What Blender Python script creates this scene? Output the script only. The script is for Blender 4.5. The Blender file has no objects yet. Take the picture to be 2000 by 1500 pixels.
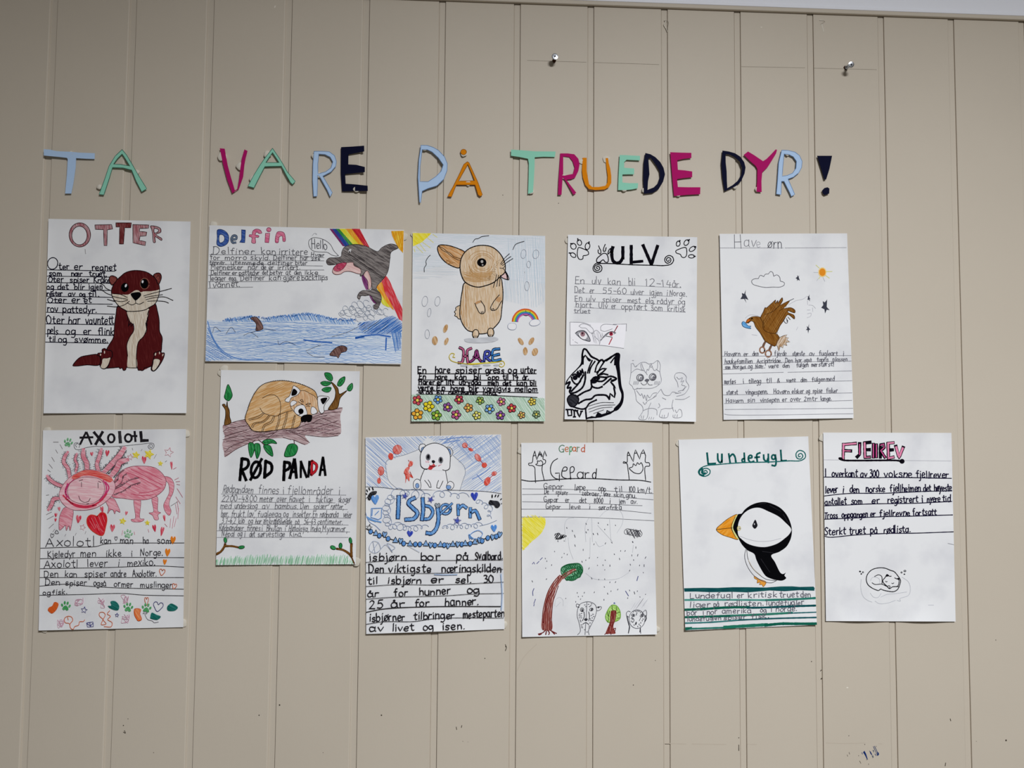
import bpy, math, random
from mathutils import Vector, geometry
random.seed(7)
C = bpy.context.scene.collection
# ------------------------------------------------------------------ camera
def cam_axes():
    yaw, pitch, roll = 0.0494, 0.0522, 0.0072
    f = Vector((math.sin(yaw)*math.cos(pitch), math.cos(yaw)*math.cos(pitch), math.sin(pitch)))
    r = Vector((math.cos(yaw), -math.sin(yaw), 0.0)); u = r.cross(f)
    return math.cos(roll)*r+math.sin(roll)*u, -math.sin(roll)*r+math.cos(roll)*u, f
CR, CU, CF = cam_axes()
FPX = 1450.0
CAM = Vector((0.6557-0.70, -1.1582, -0.0382+1.80))
cd = bpy.data.cameras.new('camera'); cam = bpy.data.objects.new('camera', cd); C.objects.link(cam)
cd.sensor_width = 36.0; cd.lens = 36.0*FPX/2000.0; cd.clip_start = 0.01
from mathutils import Matrix
cam.matrix_world = Matrix(((CR.x, CU.x, -CF.x, CAM.x), (CR.y, CU.y, -CF.y, CAM.y), (CR.z, CU.z, -CF.z, CAM.z), (0, 0, 0, 1)))
sc = bpy.context.scene; sc.camera = cam
sc.view_settings.view_transform = 'Standard'; sc.view_settings.look = 'None'
sc.view_settings.gamma = 1.0; sc.view_settings.use_curve_mapping = False
sc.view_settings.exposure = 0.0
# ------------------------------------------------------------------ light
w = bpy.data.worlds.new('world'); sc.world = w; w.use_nodes = True
w.node_tree.nodes['Background'].inputs[0].default_value = (1, 1, 1, 1)
w.node_tree.nodes['Background'].inputs[1].default_value = 0.0
CEIL, ROOMH = 2.4425, 2.75
def lamp(x, y, sx, sy, power, col=(0.97, 0.985, 1.0)):
    l = bpy.data.lights.new('ceiling_lamp', 'AREA'); l.shape = 'RECTANGLE'; l.size = sx; l.size_y = sy
    l.energy = power; l.color = col
    o = bpy.data.objects.new('ceiling_lamp', l); C.objects.link(o); o.location = (x, y, ROOMH-0.012)
lamp(0.5, -1.8, 0.45, 0.45, 78)
# ------------------------------------------------------------------ materials
def lin(h):
    h = h.lstrip('#')
    out = []
    for i in (0, 2, 4):
        c = int(h[i:i+2], 16)/255.0
        out.append(c/12.92 if c <= 0.04045 else ((c+0.055)/1.055)**2.4)
    return (out[0], out[1], out[2], 1.0)
MATS = {}
def bsdf(name, rough=0.85, spec=0.15):
    m = bpy.data.materials.new(name); m.use_nodes = True
    b = m.node_tree.nodes['Principled BSDF']
    b.inputs['Roughness'].default_value = rough; b.inputs['Specular IOR Level'].default_value = spec
    return m, m.node_tree, b
def noise_node(nt, scale, rot=0.0, stretch=(1, 1, 1), detail=3.0):
    tc = nt.nodes.new('ShaderNodeTexCoord'); mp = nt.nodes.new('ShaderNodeMapping'); no = nt.nodes.new('ShaderNodeTexNoise')
    mp.vector_type = 'TEXTURE'; mp.inputs['Rotation'].default_value = (0, rot, 0); mp.inputs['Scale'].default_value = tuple(1.0/q for q in stretch)
    no.inputs['Scale'].default_value = scale; no.inputs['Detail'].default_value = detail
    nt.links.new(tc.outputs['Object'], mp.inputs['Vector']); nt.links.new(mp.outputs['Vector'], no.inputs['Vector'])
    return no
def ramp_node(nt, src, stops):
    r = nt.nodes.new('ShaderNodeValToRGB'); nt.links.new(src, r.inputs['Fac'])
    while len(r.color_ramp.elements) < len(stops): r.color_ramp.elements.new(0.5)
    for e, (p, c) in zip(r.color_ramp.elements, stops): e.position = p; e.color = c
    return r
def ink(h, rough=0.8):                               # flat marker or pencil ink
    k = ('i', h)
    if k not in MATS:
        m, nt, b = bsdf('ink_'+h, 0.95, 0.04); b.inputs['Base Color'].default_value = lin(h); MATS[k] = m
    return MATS[k]
def crayon(h, h2='f4f4f8', ang=45, lo=0.42, hi=0.62, sc_=420, st=6.0):   # pencil crayon, streaky, paper showing between the strokes
    k = ('c', h, h2, ang, lo, hi, sc_, st)
    if k not in MATS:
        m, nt, b = bsdf('crayon_'+h, 0.9, 0.08)
        n = noise_node(nt, sc_, math.radians(ang), (1.0/st, 1, 1.6), 2.0)
        r = ramp_node(nt, n.outputs['Fac'], [(lo, lin(h)), (hi, lin(h2))])
        nt.links.new(r.outputs['Color'], b.inputs['Base Color']); MATS[k] = m
    return MATS[k]
def M(c):                                            # 'hex' or 'hex/hex2/angle/lo/hi'
    if not isinstance(c, str): return c
    p = c.split('/')
    if len(p) == 1: return ink(p[0])
    a = [float(v) for v in p[2:]]
    return crayon(p[0], p[1], *a)
def paper_mat(name, h, h2, scale=14, lo=0.35, hi=0.62):
    m, nt, b = bsdf(name, 0.8, 0.12)
    n = noise_node(nt, scale, 0, (1, 1, 1), 5.0)
    r = ramp_node(nt, n.outputs['Fac'], [(lo, lin(h2)), (hi, lin(h))])
    nt.links.new(r.outputs['Color'], b.inputs['Base Color'])
    return m
PAPER = paper_mat('drawing_paper', 'eaebee', 'dcdde2', 16, .30, .52)
PUTTY = paper_mat('putty', 'd9d3c7', 'd0c9bc', 60)
# ------------------------------------------------------------------ the photograph's pixels laid on the wall plane
def ray_at(px, py, y):                               # point on the vertical plane at depth y seen at a pixel
    d = CF + CR*((px-1000.0)/FPX) - CU*((py-750.0)/FPX)
    return CAM + d*((y-CAM.y)/d.y)
CROPS = dict(oA=(80,420,.155), oB=(80,610,.155), oC=(140,520,.14663), aA=(70,830,.155), aB=(70,1030,.155),
    dA=(395,435,.13), dB=(600,435,.13004), dC=(395,580,.2025), rA=(415,715,.16), rB=(415,930,.15),
    hA=(795,445,.15669), hB=(795,660,.14), iA=(705,840,.145), iB=(705,1030,.14669), uA=(1095,450,.14), uB=(1095,620,.14),
    vA=(1395,445,.15), vB=(1395,660,.1425), gA=(1005,855,.145), gB=(1005,1050,.145), lA=(1315,845,.145), lB=(1315,1050,.145),
    fA=(1595,835,.15), fB=(1595,1040,.1425), b1=(60,270,.17), b2=(400,270,.17), b3=(780,270,.17), b4=(1080,270,.16), b5=(1380,270,.15),
    px=(0,0,1.0), w1=(0,1240,.5), w2=(1000,1220,.5), wt=(1000,0,.5), ws=(1640,1440,.06))
def pts(crop, s):
    if not isinstance(s, str): L = s
    else:
        L = []
        for t in s.split():
            a = t.split(','); L.append((float(a[0]), float(a[1])))
    x0, y0, k = CROPS[crop]
    return [(x0+a*k, y0+b*k) for a, b in L]
def smooth(P, closed=False, step=1.4):               # centripetal Catmull-Rom, resampled
    n = len(P)
    if n < 3 and not closed: return resample(P, step*2)
    out = []
    for i in range(n if closed else n-1):
        p1, p2 = P[i], P[(i+1) % n]
        d = math.hypot(p2[0]-p1[0], p2[1]-p1[1])
        if d < 1e-6: continue
        p0 = P[i-1] if (i or closed) else (2*p1[0]-p2[0], 2*p1[1]-p2[1])
        p3 = P[(i+2) % n] if (i+2 < n or closed) else (2*p2[0]-p1[0], 2*p2[1]-p1[1])
        a_ = math.sqrt(max(1e-3, math.hypot(p1[0]-p0[0], p1[1]-p0[1]))); b_ = math.sqrt(d); c_ = math.sqrt(max(1e-3, math.hypot(p3[0]-p2[0], p3[1]-p2[1])))
        T = [(b_*((p1[k]-p0[k])/a_-(p2[k]-p0[k])/(a_+b_)+(p2[k]-p1[k])/b_), b_*((p2[k]-p1[k])/b_-(p3[k]-p1[k])/(b_+c_)+(p3[k]-p2[k])/c_)) for k in (0, 1)]
        m = max(1, min(14, int(d/step)))
        for j in range(m):
            t = j/m; t2 = t*t; t3 = t2*t
            h0, h1, h2, h3 = 2*t3-3*t2+1, t3-2*t2+t, -2*t3+3*t2, t3-t2
            out.append(tuple(h0*p1[k]+h1*T[k][0]+h2*p2[k]+h3*T[k][1] for k in (0, 1)))
    if not closed: out.append(P[-1])
    return out
def resample(P, step):
    out = []
    for (a, b), (c, d) in zip(P, P[1:]):
        m = max(1, int(math.hypot(c-a, d-b)/step))
        out += [(a+(c-a)*j/m, b+(d-b)*j/m) for j in range(m)]
    return out+[P[-1]]
def ell(cx, cy, rx, ry=None, rot=0, n=14, a0=0, a1=360):
    ry = rx if ry is None else ry; c, s = math.cos(math.radians(rot)), math.sin(math.radians(rot)); o = []
    full = abs(a1-a0) >= 360
    for i in range(n):
        t = math.radians(a0+(a1-a0)*i/(n if full else n-1)); x, y = rx*math.cos(t), ry*math.sin(t)
        o.append((cx+x*c-y*s, cy+x*s+y*c))
    return o
def inside(p, poly):
    x, y = p; r = False
    for i in range(len(poly)):
        x1, y1 = poly[i-1]; x2, y2 = poly[i]
        if (y1 > y) != (y2 > y) and x < (x2-x1)*(y-y1)/(y2-y1)+x1: r = not r
    return r
# ------------------------------------------------------------------ mesh building
def setp(o, **k):
    for a, b in k.items(): o[a] = b
    return o
def link(name, verts, faces, mats, mi, origin=None, smooth_=False):
    o0 = origin if origin is not None else Vector((0, 0, 0))
    me = bpy.data.meshes.new(name); me.from_pydata([tuple(Vector(v)-o0) for v in verts], [], faces)
    for m in mats: me.materials.append(m)
    if mi: me.polygons.foreach_set('material_index', mi)
    if smooth_: me.polygons.foreach_set('use_smooth', [True]*len(me.polygons))
    me.update()
    o = bpy.data.objects.new(name, me); C.objects.link(o); ORG[o.name] = o0
    return o
ORG = {}
def empty(name, loc, label, cat, group=None):
    o = bpy.data.objects.new(name, None); C.objects.link(o); o.location = loc; o.empty_display_size = 0.02
    o['label'] = label; o['category'] = cat; ORG[o.name] = Vector(loc)
    if group: o['group'] = group
    return o
class Surf:                                          # a sheet (or the wall) that ink lies on
    def __init__(s, base, quad=None, bend=None):
        s.base = base; s.quad = quad; s.bend = bend; s.layer = 0.0; s.stack = []; s.root = None
        if quad:
            (a, b, c, d) = quad; s.q = quad
    def uv(s, x, y):                                 # bilinear inverse, good enough for near-rectangles
        a, b, c, d = s.quad; u = v = .5
        for _ in range(4):
            X = (1-v)*((1-u)*a[0]+u*b[0])+v*((1-u)*d[0]+u*c[0])-x; Y = (1-v)*((1-u)*a[1]+u*b[1])+v*((1-u)*d[1]+u*c[1])-y
            xu = (1-v)*(b[0]-a[0])+v*(c[0]-d[0]); yu = (1-v)*(b[1]-a[1])+v*(c[1]-d[1])
            xv = (1-u)*(d[0]-a[0])+u*(c[0]-b[0]); yv = (1-u)*(d[1]-a[1])+u*(c[1]-b[1])
            D = xu*yv-xv*yu; u -= (X*yv-Y*xv)/D; v -= (Y*xu-X*yu)/D
        return u, v
    def at(s, x, y, dz=0.0):
        l = s.base
        if s.bend:
            u, v = s.uv(x, y)
            if not (0 <= u <= 1 and 0 <= v <= 1):       # ink ends at the paper's edge
                u, v = min(1, max(0, u)), min(1, max(0, v)); a, b, c, d = s.quad
                x = (1-v)*((1-u)*a[0]+u*b[0])+v*((1-u)*d[0]+u*c[0]); y = (1-v)*((1-u)*a[1]+u*b[1])+v*((1-u)*d[1]+u*c[1])
            l += s.bend(u, v)
        return ray_at(x, y, -(l+dz))
    # ---- parts
    def begin(s, name, label=None):
        s.stack.append(dict(name=name, label=label, V=[], F=[], mats=[], mi=[], kids=[])); return s
    def end(s):
        b = s.stack.pop()
        if s.stack: s.stack[-1]['kids'].append(b)
        else: s.emit(b, s.root)
    def emit(s, b, parent):
        o0 = ORG[parent.name]
        if b['V']: o = link(b['name'], b['V'], b['F'], b['mats'], b['mi'], o0)
        else: o = bpy.data.objects.new(b['name'], None); C.objects.link(o); ORG[o.name] = o0
        o.parent = parent
        if parent is not s.root: o.location = (0, 0, 0)
        if b['label']: o['label'] = b['label']
        for k in b['kids']: s.emit(k, o)
        return o
    def add(s, V, F, mat):
        b = s.stack[-1]; n = len(b['V']); b['V'] += V; b['F'] += [tuple(i+n for i in f) for f in F]
        if mat not in b['mats']: b['mats'].append(mat)
        b['mi'] += [b['mats'].index(mat)]*len(F)
    def lift(s, mat):
        if mat is not getattr(s, 'last', None): s.layer += STEP; s.last = mat
        return s.layer
    # ---- marks
    def ribbon(s, P, wd, mat, dz, taper=0.0):
        n = len(P)
        if n < 2: return
        V = []; F = []
        for i, (x, y) in enumerate(P):
            a = P[max(i-1, 0)]; b = P[min(i+1, n-1)]; dx, dy = b[0]-a[0], b[1]-a[1]; L = math.hypot(dx, dy) or 1.0
            k = wd*.5*(1+random.uniform(-.10, .10))
            if taper: k *= 1-taper*abs(2*i/(n-1)-1)**3
            ex = 0.0
            if i == 0: ex = -wd*.35
            if i == n-1: ex = wd*.35
            x += dx/L*ex; y += dy/L*ex
            V.append(s.at(x-dy/L*k, y+dx/L*k, dz)); V.append(s.at(x+dy/L*k, y-dx/L*k, dz))
        for i in range(n-1): F.append((2*i, 2*i+2, 2*i+3, 2*i+1))
        s.add(V, F, mat)
    def S(s, crop, col, wd, *strokes, jit=0.0, taper=0.0):   # pen strokes; '!' straight, 'z' closed
        mat = M(col); dz = s.lift(mat)
        for group in strokes:
            for t in (group.split(';') if isinstance(group, str) else [group]):
                st = cl = False
                if isinstance(t, str):
                    t = t.strip()
                    if not t: continue
                    st = t[0] == '!'; cl = t[-1] == 'z'; t = t.strip('!z')
                else: cl = len(t) > 7 and t[0] != t[-1]
                P = pts(crop, t)
                if jit: P = [(x+random.uniform(-jit, jit), y+random.uniform(-jit, jit)) for x, y in P]
                if st:
                    if cl: P = P+[P[0]]
                    P = resample(P, 4)
                else:
                    P = smooth(P, cl)
                    if cl: P = P+[P[0], P[1]]
                s.ribbon(P, wd, mat, dz, taper)
        return s
    def poly(s, loops, mat, dz):
        V2 = []; E = []; loops = [resample(L+[L[0]], 3.5)[:-1] for L in loops]
        for L in loops:
            n = len(V2); V2 += [Vector(p) for p in L]; E += [(n+i, n+(i+1) % len(L)) for i in range(len(L))]
        if s.bend:
            xs = [p[0] for p in loops[0]]; ys = [p[1] for p in loops[0]]
            if max(xs)-min(xs) > 5 and max(ys)-min(ys) > 5:
                g = 4.0; y = min(ys)+g/2; j = 0
                while y < max(ys):
                    x = min(xs)+g/2; i = 0
                    while x < max(xs):
                        u, v = s.uv(x, y)
                        if (u < .085 or u > .915 or v < .085 or v > .845 or (i % 3 == 0 and j % 3 == 0)) and inside((x, y), loops[0]) and not any(inside((x, y), h) for h in loops[1:]): V2.append(Vector((x, y)))
                        x += g; i += 1
                    y += g; j += 1
        r = geometry.delaunay_2d_cdt(V2, E, [], 0, 1e-4)
        vs = r[0]; F = []
        for f in r[2]:
            c = (sum(vs[i].x for i in f)/len(f), sum(vs[i].y for i in f)/len(f))
            k = 0
            for L in loops: k ^= inside(c, L)
            if k: F.append(tuple(f))
        s.add([s.at(v.x, v.y, dz) for v in vs], F, mat)
    def F(s, crop, col, *shapes):                    # filled shapes; inside one shape ';' starts a hole
        mat = M(col); dz = s.lift(mat)
        for sh in shapes:
            loops = []
            for t in (sh.split(';') if isinstance(sh, str) else [sh]):
                st = isinstance(t, str) and t.strip()[0] == '!'
                P = pts(crop, t.strip().strip('!z') if isinstance(t, str) else t)
                loops.append(P if st else smooth(P, True, 2.0))
            s.poly(loops, mat, dz)
        return s
    def FS(s, crop, col, line, wd, *shapes):         # filled and outlined
        s.F(crop, col, *shapes)
        for sh in shapes:
            if isinstance(sh, str): s.S(crop, line, wd, ';'.join(t.strip().rstrip('z')+'z' for t in sh.split(';')))
            else: s.S(crop, line, wd, sh)
        return s
    def hatch(s, crop, cols, shape, ang, gap, wd, jit=.6, slip=.5, wob=1.0):   # crayon strokes laid inside a shape
        if isinstance(cols, str): cols = [cols]
        P = pts(crop, shape.strip('!z') if isinstance(shape, str) else shape)
        if not (isinstance(shape, str) and shape[0] == '!'): P = smooth(P, True, 3.0)
        a = math.radians(ang); ca, sa = math.cos(a), math.sin(a)
        Q = [(x*ca+y*sa, -x*sa+y*ca) for x, y in P]
        ms = [M(c) for c in cols]; lines = []
        y = min(q[1] for q in Q)+gap/2
        while y < max(q[1] for q in Q):
            yy = y+random.uniform(-jit, jit)*gap; X = []
            for i in range(len(Q)):
                (x1, y1), (x2, y2) = Q[i-1], Q[i]
                if (y1 > yy) != (y2 > yy): X.append(x1+(yy-y1)*(x2-x1)/(y2-y1))
            X.sort()
            for a0, b0 in zip(X[::2], X[1::2]):
                a1 = a0+random.uniform(-slip, slip)*gap; b1 = b0+random.uniform(-slip, slip)*gap
                n = max(2, int((b1-a1)/9)); L = []
                for i in range(n+1):
                    t = a1+(b1-a1)*i/n; v = yy+random.uniform(-wob, wob)*.4+ (t-a1)*random.uniform(-.004, .004)
                    L.append((t*ca-v*sa, t*sa+v*ca))
                lines.append(L)
            y += gap
        for k, m in enumerate(ms):
            dz = s.lift(m)
            for L in lines:
                if hash((round(L[0][0]*7.3), round(L[0][1]*3.1))) % len(ms) == k: s.ribbon(smooth(L), wd*random.uniform(.7, 1.2), m, dz, .5)
        return s
    # ---- handwriting: 'word:x0:x1 word:x0:x1', baseline from y0 (at the line's left) to y1
    def W(s, crop, col, wd, h, y0, y1, text, shx=0.0):
        mat = M(col); dz = s.lift(mat); x0c, y0c, k = CROPS[crop]
        words = []
        for t in text.split():
            a = t.rsplit(':', 2); words.append((a[0], float(a[1]), float(a[2])))
        xa, xb = words[0][1], words[-1][2]
        for wtxt, xs, xe in words:
            gl = [GLYPHS.get(c, GLYPHS['o']) for c in wtxt]
            tot = sum(g[0] for g in gl)+1.3*(len(gl)-1); u = (xe-xs)/tot; x = xs; v = h/10.0
            for g in gl:
                jx, jy = random.uniform(-.35, .35)*u, random.uniform(-.6, .6)*v; sk = random.uniform(-.06, .08); sz = random.uniform(.9, 1.12)
                for sm, P in g[1]:
                    Q = []
                    for gx, gy in P:
                        X = x+gx*u+jx+gy*(shx+sk)*v; Y = (y0+(y1-y0)*(X-xa)/max(1, xb-xa))-gy*v*sz+jy
                        X += random.uniform(-.26, .26)*u; Y += random.uniform(-.26, .26)*v
                        Q.append((x0c+X*k, y0c+Y*k))
                    s.ribbon(smooth(Q, False, .9) if sm else resample(Q, 2.5), wd, mat, dz)
                x += (g[0]+1.3)*u
        return s
STEP = 0.000013
GL = '''a 5 ~4.4,4.8 3,6 1.1,5.4 .3,3 1.1,.5 3,.4 4.3,2|4.5,6 4.5,.9 5,0
b 4.8 .5,10 .5,0|~.5,4 2.3,6 4.4,4.9 4.5,1.8 2.8,0 .5,.8
c 4.2 ~4,5 2.5,6 .7,4.8 .3,2.2 1.6,.1 4,.9
d 5 4.6,10 4.6,0|~4.6,4.4 3,6 .9,5.2 .3,2.6 1.4,.2 3.2,.3 4.6,1.8
e 4.5 ~.5,3 4.1,3.4 3.8,5.4 2.2,6 .6,4.6 .4,2 1.8,0 4.2,.8
f 3.8 ~4,9.4 2.8,10 1.8,8.6 1.7,4 1.7,0|.2,5.8 3.6,5.8
g 4.8 ~4.4,4.8 3,6 1.1,5.4 .3,3.2 1.1,.9 3,.9 4.4,2.6|~4.5,6 4.6,-1.5 3.2,-3.8 .8,-3.2
h 4.6 .5,10 .5,0|~.5,3.6 2.2,5.8 3.9,5.2 4.3,3 4.3,0
i 1.6 .8,6 .8,0|.8,8.1 .9,8.7
j 2.2 ~1.6,6 1.7,-1.6 1,-3.6 -.4,-3.2|1.6,8.1 1.7,8.7
k 4.4 .5,10 .5,0|3.8,5.8 .6,2.6 4.2,0
l 1.6 .8,10 .8,0
m 6.8 .5,6 .5,0|~.5,3.6 1.8,5.8 3,5.2 3.3,3 3.3,0|~3.3,3.8 4.6,5.8 6,5.2 6.3,3 6.3,0
n 4.6 .5,6 .5,0|~.5,3.6 2.2,5.8 3.9,5.2 4.3,3 4.3,0
o 4.8 ~2.4,6 .7,4.9 .4,1.6 2.3,0 4.3,1.4 4.4,4.4 2.4,6
p 4.8 .5,6 .5,-4|~.5,4.2 2.4,6 4.4,4.8 4.4,1.6 2.6,0 .5,1.2
q 4.8 4.5,6 4.5,-4|~4.4,4.8 3,6 1,5 .4,2.6 1.4,.4 3,.4 4.5,2
r 3.6 .5,6 .5,0|~.5,3.6 1.8,5.6 3.6,5.6
s 4.2 ~4,5.2 2.6,6 .9,5.2 1,3.8 3.4,2.6 3.9,1.2 2.4,0 .4,.8
t 3.8 ~1.8,9 1.8,1.2 2.8,0 3.8,.6|0,6.2 3.8,6.4
u 4.6 ~.5,6 .6,1.4 2,0 3.6,.6 4.2,2.4|4.3,6 4.4,0
v 4.4 .2,6 2.2,0 4.4,6
w 6.6 .2,6 1.8,0 3.3,5 4.8,0 6.4,6
x 4.4 .3,6 4.2,0|4.2,6 .2,0
y 4.6 .4,6 2.5,1|4.5,6 1,-4
z 4.2 .4,6 4,6 .4,0 4.2,0
æ 7.6 ~3.6,4.8 2.4,6 .9,5.2 .3,2.8 1,.4 2.6,.4 3.8,2|~3.8,6 3.8,3 7,3.4 6.6,5.4 5.2,6 4,4.6 3.9,1.8 5.2,0 7.2,.8
ø 4.8 ~2.4,6 .7,4.9 .4,1.6 2.3,0 4.3,1.4 4.4,4.4 2.4,6|-.2,-.8 5,6.8
å 5 ~4.4,4.8 3,6 1.1,5.4 .3,3 1.1,.5 3,.4 4.3,2|4.5,6 4.5,.9 5,0|~2.6,7.6 1.9,8.3 2.6,9 3.3,8.3 2.6,7.6
A 6.4 .2,0 3.2,10 6.2,0|1.3,3.6 5.2,3.6
B 5.4 .6,10 .6,0|~.6,10 3.6,9.6 3.8,6.4 .6,5.4|~.6,5.4 4.6,4.6 4.6,.8 .6,0
C 5.6 ~5.2,8.6 3.4,10 1,8 .5,4 1.8,.6 3.6,0 5.4,1.6
D 6 .6,10 .6,0|~.2,9.8 3.4,9.6 5.6,7 5.5,3 3.2,.4 .2,.2
E 5 .6,10 .6,0|.4,10 4.6,10|.6,5.2 4,5.4|.6,0 4.8,0
F 5 .6,10 .6,0|.6,10 4.8,10|.6,5.4 4,5.4
G 6 ~5.4,8.8 3.4,10 1,8 .5,4 1.8,.6 3.6,0 5.4,1.4|3.4,4 5.4,4 5.4,0
H 5.8 .6,10 .6,0|5.2,10 5.2,0|.6,5 5.2,5.2
I 2 1,10 1,0
J 4 3.2,10 3.2,2|~3.2,2 2.2,0 .3,1.2
K 5.2 .6,10 .6,0|4.8,9.6 .7,4.6 5,0
L 4.8 .6,10 .6,0 4.8,0
M 7.2 .5,0 .8,10 3.6,3 6.2,10 6.7,0
N 6 .6,0 .6,10 5.2,0 5.2,10
O 6.4 ~3.2,10 .8,8 .4,3.6 2.6,0 5.4,1.8 5.8,6.6 3.2,10
P 5.2 .6,10 .6,0|~.6,9.8 4,9.8 4.8,7.4 3.6,5 .6,4.6
R 5.4 .6,10 .6,0|~.6,9.8 4,9.8 4.6,7.4 3.4,5.2 .6,5|1.8,5 5.2,0
S 5 ~4.6,8.8 2.8,10 .9,8.6 1.2,6.4 4,4.2 4.4,1.8 2.6,0 .4,1.2
T 5.4 2.7,10 2.7,0|.2,10 5.2,10
U 5.6 ~.6,10 .7,3 2.4,0 4.6,1 5,4 5,10
V 5.6 .3,10 2.8,0 5.4,10
X 5.6 .4,10 5.2,0|5.2,10 .3,0
Y 5.4 .3,10 2.7,5 2.7,0|5.2,10 2.7,5
Ø 6.4 ~3.2,10 .8,8 .4,3.6 2.6,0 5.4,1.8 5.8,6.6 3.2,10|.4,-.8 6,10.8
0 5 ~2.5,10 .6,7.6 .5,2.6 2.4,0 4.4,2.2 4.5,7.4 2.5,10
1 2.4 .2,8.4 1.4,10 1.4,0
2 5 ~.5,8.4 2.4,10 4.2,8 3,4.4 .4,.1|.4,.1 4.8,.1
3 4.6 ~.5,9.4 2.8,10 3.9,8 1.8,5.6|~1.8,5.6 4.2,4 3.6,.8 .4,.4
4 5 2.2,10 .5,4 4.8,4|3.6,7.5 3.6,0
5 5 4.4,10 1,10 .8,6|~.8,6 3.4,6.2 4.4,3 2.8,.2 .4,.8
6 4.8 ~3.6,10 1.2,6.6 .5,2.6 2.4,0 4.3,2 3.4,4.8 .8,3.4
7 4.6 .4,10 4.4,10 1.6,0
8 4.8 ~2.4,5.4 .8,7.6 2.4,10 4,7.8 2.4,5.4 .6,2.4 2.4,0 4.4,2.4 2.4,5.4
9 4.8 ~4.2,7 2,5 .6,7.6 2.4,10 4.2,7.6 3.8,3 3,0
. 1.6 .5,.9 1.2,.8 .6,.2 1.2,.1 .6,.6
, 1.4 .9,.5 .4,-1.8
! 1.6 .8,10 .8,3|.8,.6 .9,0
- 4 .4,4 3.8,4
/ 4 .3,-2 3.8,9.5
& 6 ~5.6,0 1.6,7.4 2.6,10 4,8 .6,3 2,0 5.4,4'''
GLYPHS = {}
for ln in GL.split('\n'):
    c, wdt, body = ln.split(' ', 2); L = []
    for t in body.split('|'):
        sm = t[0] == '~'; L.append((sm, [tuple(float(v) for v in q.split(',')) for q in t.lstrip('~').split()]))
    GLYPHS[c] = (float(wdt), L)
# ------------------------------------------------------------------ the room
WALLM, nt, b_ = bsdf('wall_paint', 0.55, 0.3)
n1 = noise_node(nt, 3.0, 0, (1, 1, 1), 4.0)
r1 = ramp_node(nt, n1.outputs['Fac'], [(0.3, lin('c6bcad')), (0.7, lin('cac0b1'))])
nt.links.new(r1.outputs['Color'], b_.inputs['Base Color'])
n2 = noise_node(nt, 900, 0, (1, 1, 0.15), 2.0)
bp = nt.nodes.new('ShaderNodeBump'); bp.inputs['Strength'].default_value = 0.12; bp.inputs['Distance'].default_value = 0.0004
nt.links.new(n2.outputs['Fac'], bp.inputs['Height']); nt.links.new(bp.outputs['Normal'], b_.inputs['Normal'])
WHITEM, _, _b = bsdf('ceiling_paint', 0.8); _b.inputs['Base Color'].default_value = lin('e9e9ec')
WALLD, _, _b = bsdf('wall_paint_side', 0.6); _b.inputs['Base Color'].default_value = lin('9c968c')
UPPERM, _, _b = bsdf('upper_wall_paint', 0.5, .3); _b.inputs['Base Color'].default_value = lin('eef0f8')
FLOORM, _nt, _b = bsdf('floor_vinyl', 0.5)
_n = noise_node(_nt, 40); _r = ramp_node(_nt, _n.outputs['Fac'], [(0.3, lin('77736d')), (0.7, lin('8a867f'))]); _nt.links.new(_r.outputs['Color'], _b.inputs['Base Color'])
GX = [k*0.12020-0.70 for k in range(-20, 35)]
OFF = {0: .0, 2: -.001, 4: .0013, 5: .0016, 6: .0013, 10: .0012, 12: -.001}
for k, v in OFF.items(): GX[k+20] += v
XL, XR = -3.2, 3.6
prof = [(XL, 0.0)]
GW, GD = 0.0102, 0.0021
for gx in GX:
    if gx < XL+.05 or gx > XR-.05: continue
    lg = .0009 if gx > -.2 else 0.0
    prof += [(gx-GW-.0022 if gx < -.2 else gx-GW-.0010, 0.0), (gx-GW-.0003, .0006), (gx-GW, GD+lg), (gx-GW+.0006, GD+lg), (gx-GW+.0007, GD), (gx-.0009, GD), (gx-.0008, GD+.0010), (gx, GD+.0010), (gx, .0004), (gx+.0006, 0.0)]
prof.append((XR, 0.0))
V = [(x, y, 0.0) for x, y in prof]+[(x, y, 2.438) for x, y in prof]; n = len(prof)
wall = link('wall_back', V, [(i, i+1, n+i+1, n+i) for i in range(n-1)], [WALLM], None)
wall['kind'] = 'structure'
def box(name, a, b, mat, kind='structure', bev=0.0):
    (x0, y0, z0), (x1, y1, z1) = a, b
    V = [(x0,y0,z0),(x1,y0,z0),(x1,y1,z0),(x0,y1,z0),(x0,y0,z1),(x1,y0,z1),(x1,y1,z1),(x0,y1,z1)]
    o = link(name, V, [(0,3,2,1),(4,5,6,7),(0,1,5,4),(1,2,6,5),(2,3,7,6),(3,0,4,7)], [mat], None)
    if kind: o['kind'] = kind
    if bev:
        m = o.modifiers.new('bevel', 'BEVEL'); m.width = bev; m.segments = 3
    return o
YF = -5.0
box('ceiling', (XL, YF, ROOMH), (XR, 0, ROOMH+.06), WHITEM)
box('wall_back_upper', (XL, -.0035, 2.4405), (XR, .05, ROOMH), UPPERM)
box('floor', (XL, YF, -.05), (XR, 0, 0), FLOORM)
box('wall_left', (XL-.06, YF, 0), (XL, 0, ROOMH), WALLD)
box('wall_right', (XR, YF, 0), (XR+.06, 0, ROOMH), WALLD)
box('wall_front', (XL, YF-.06, 0), (XR, YF, ROOMH), WALLD)
box('trim_1', (XL, -.0055, 2.4342), (XR, -.0001, 2.4412), WALLM, bev=.0016)
box('trim_2', (XL, -.0050, 2.4413), (XR, -.001, 2.4465), UPPERM, bev=.0008)
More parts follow.
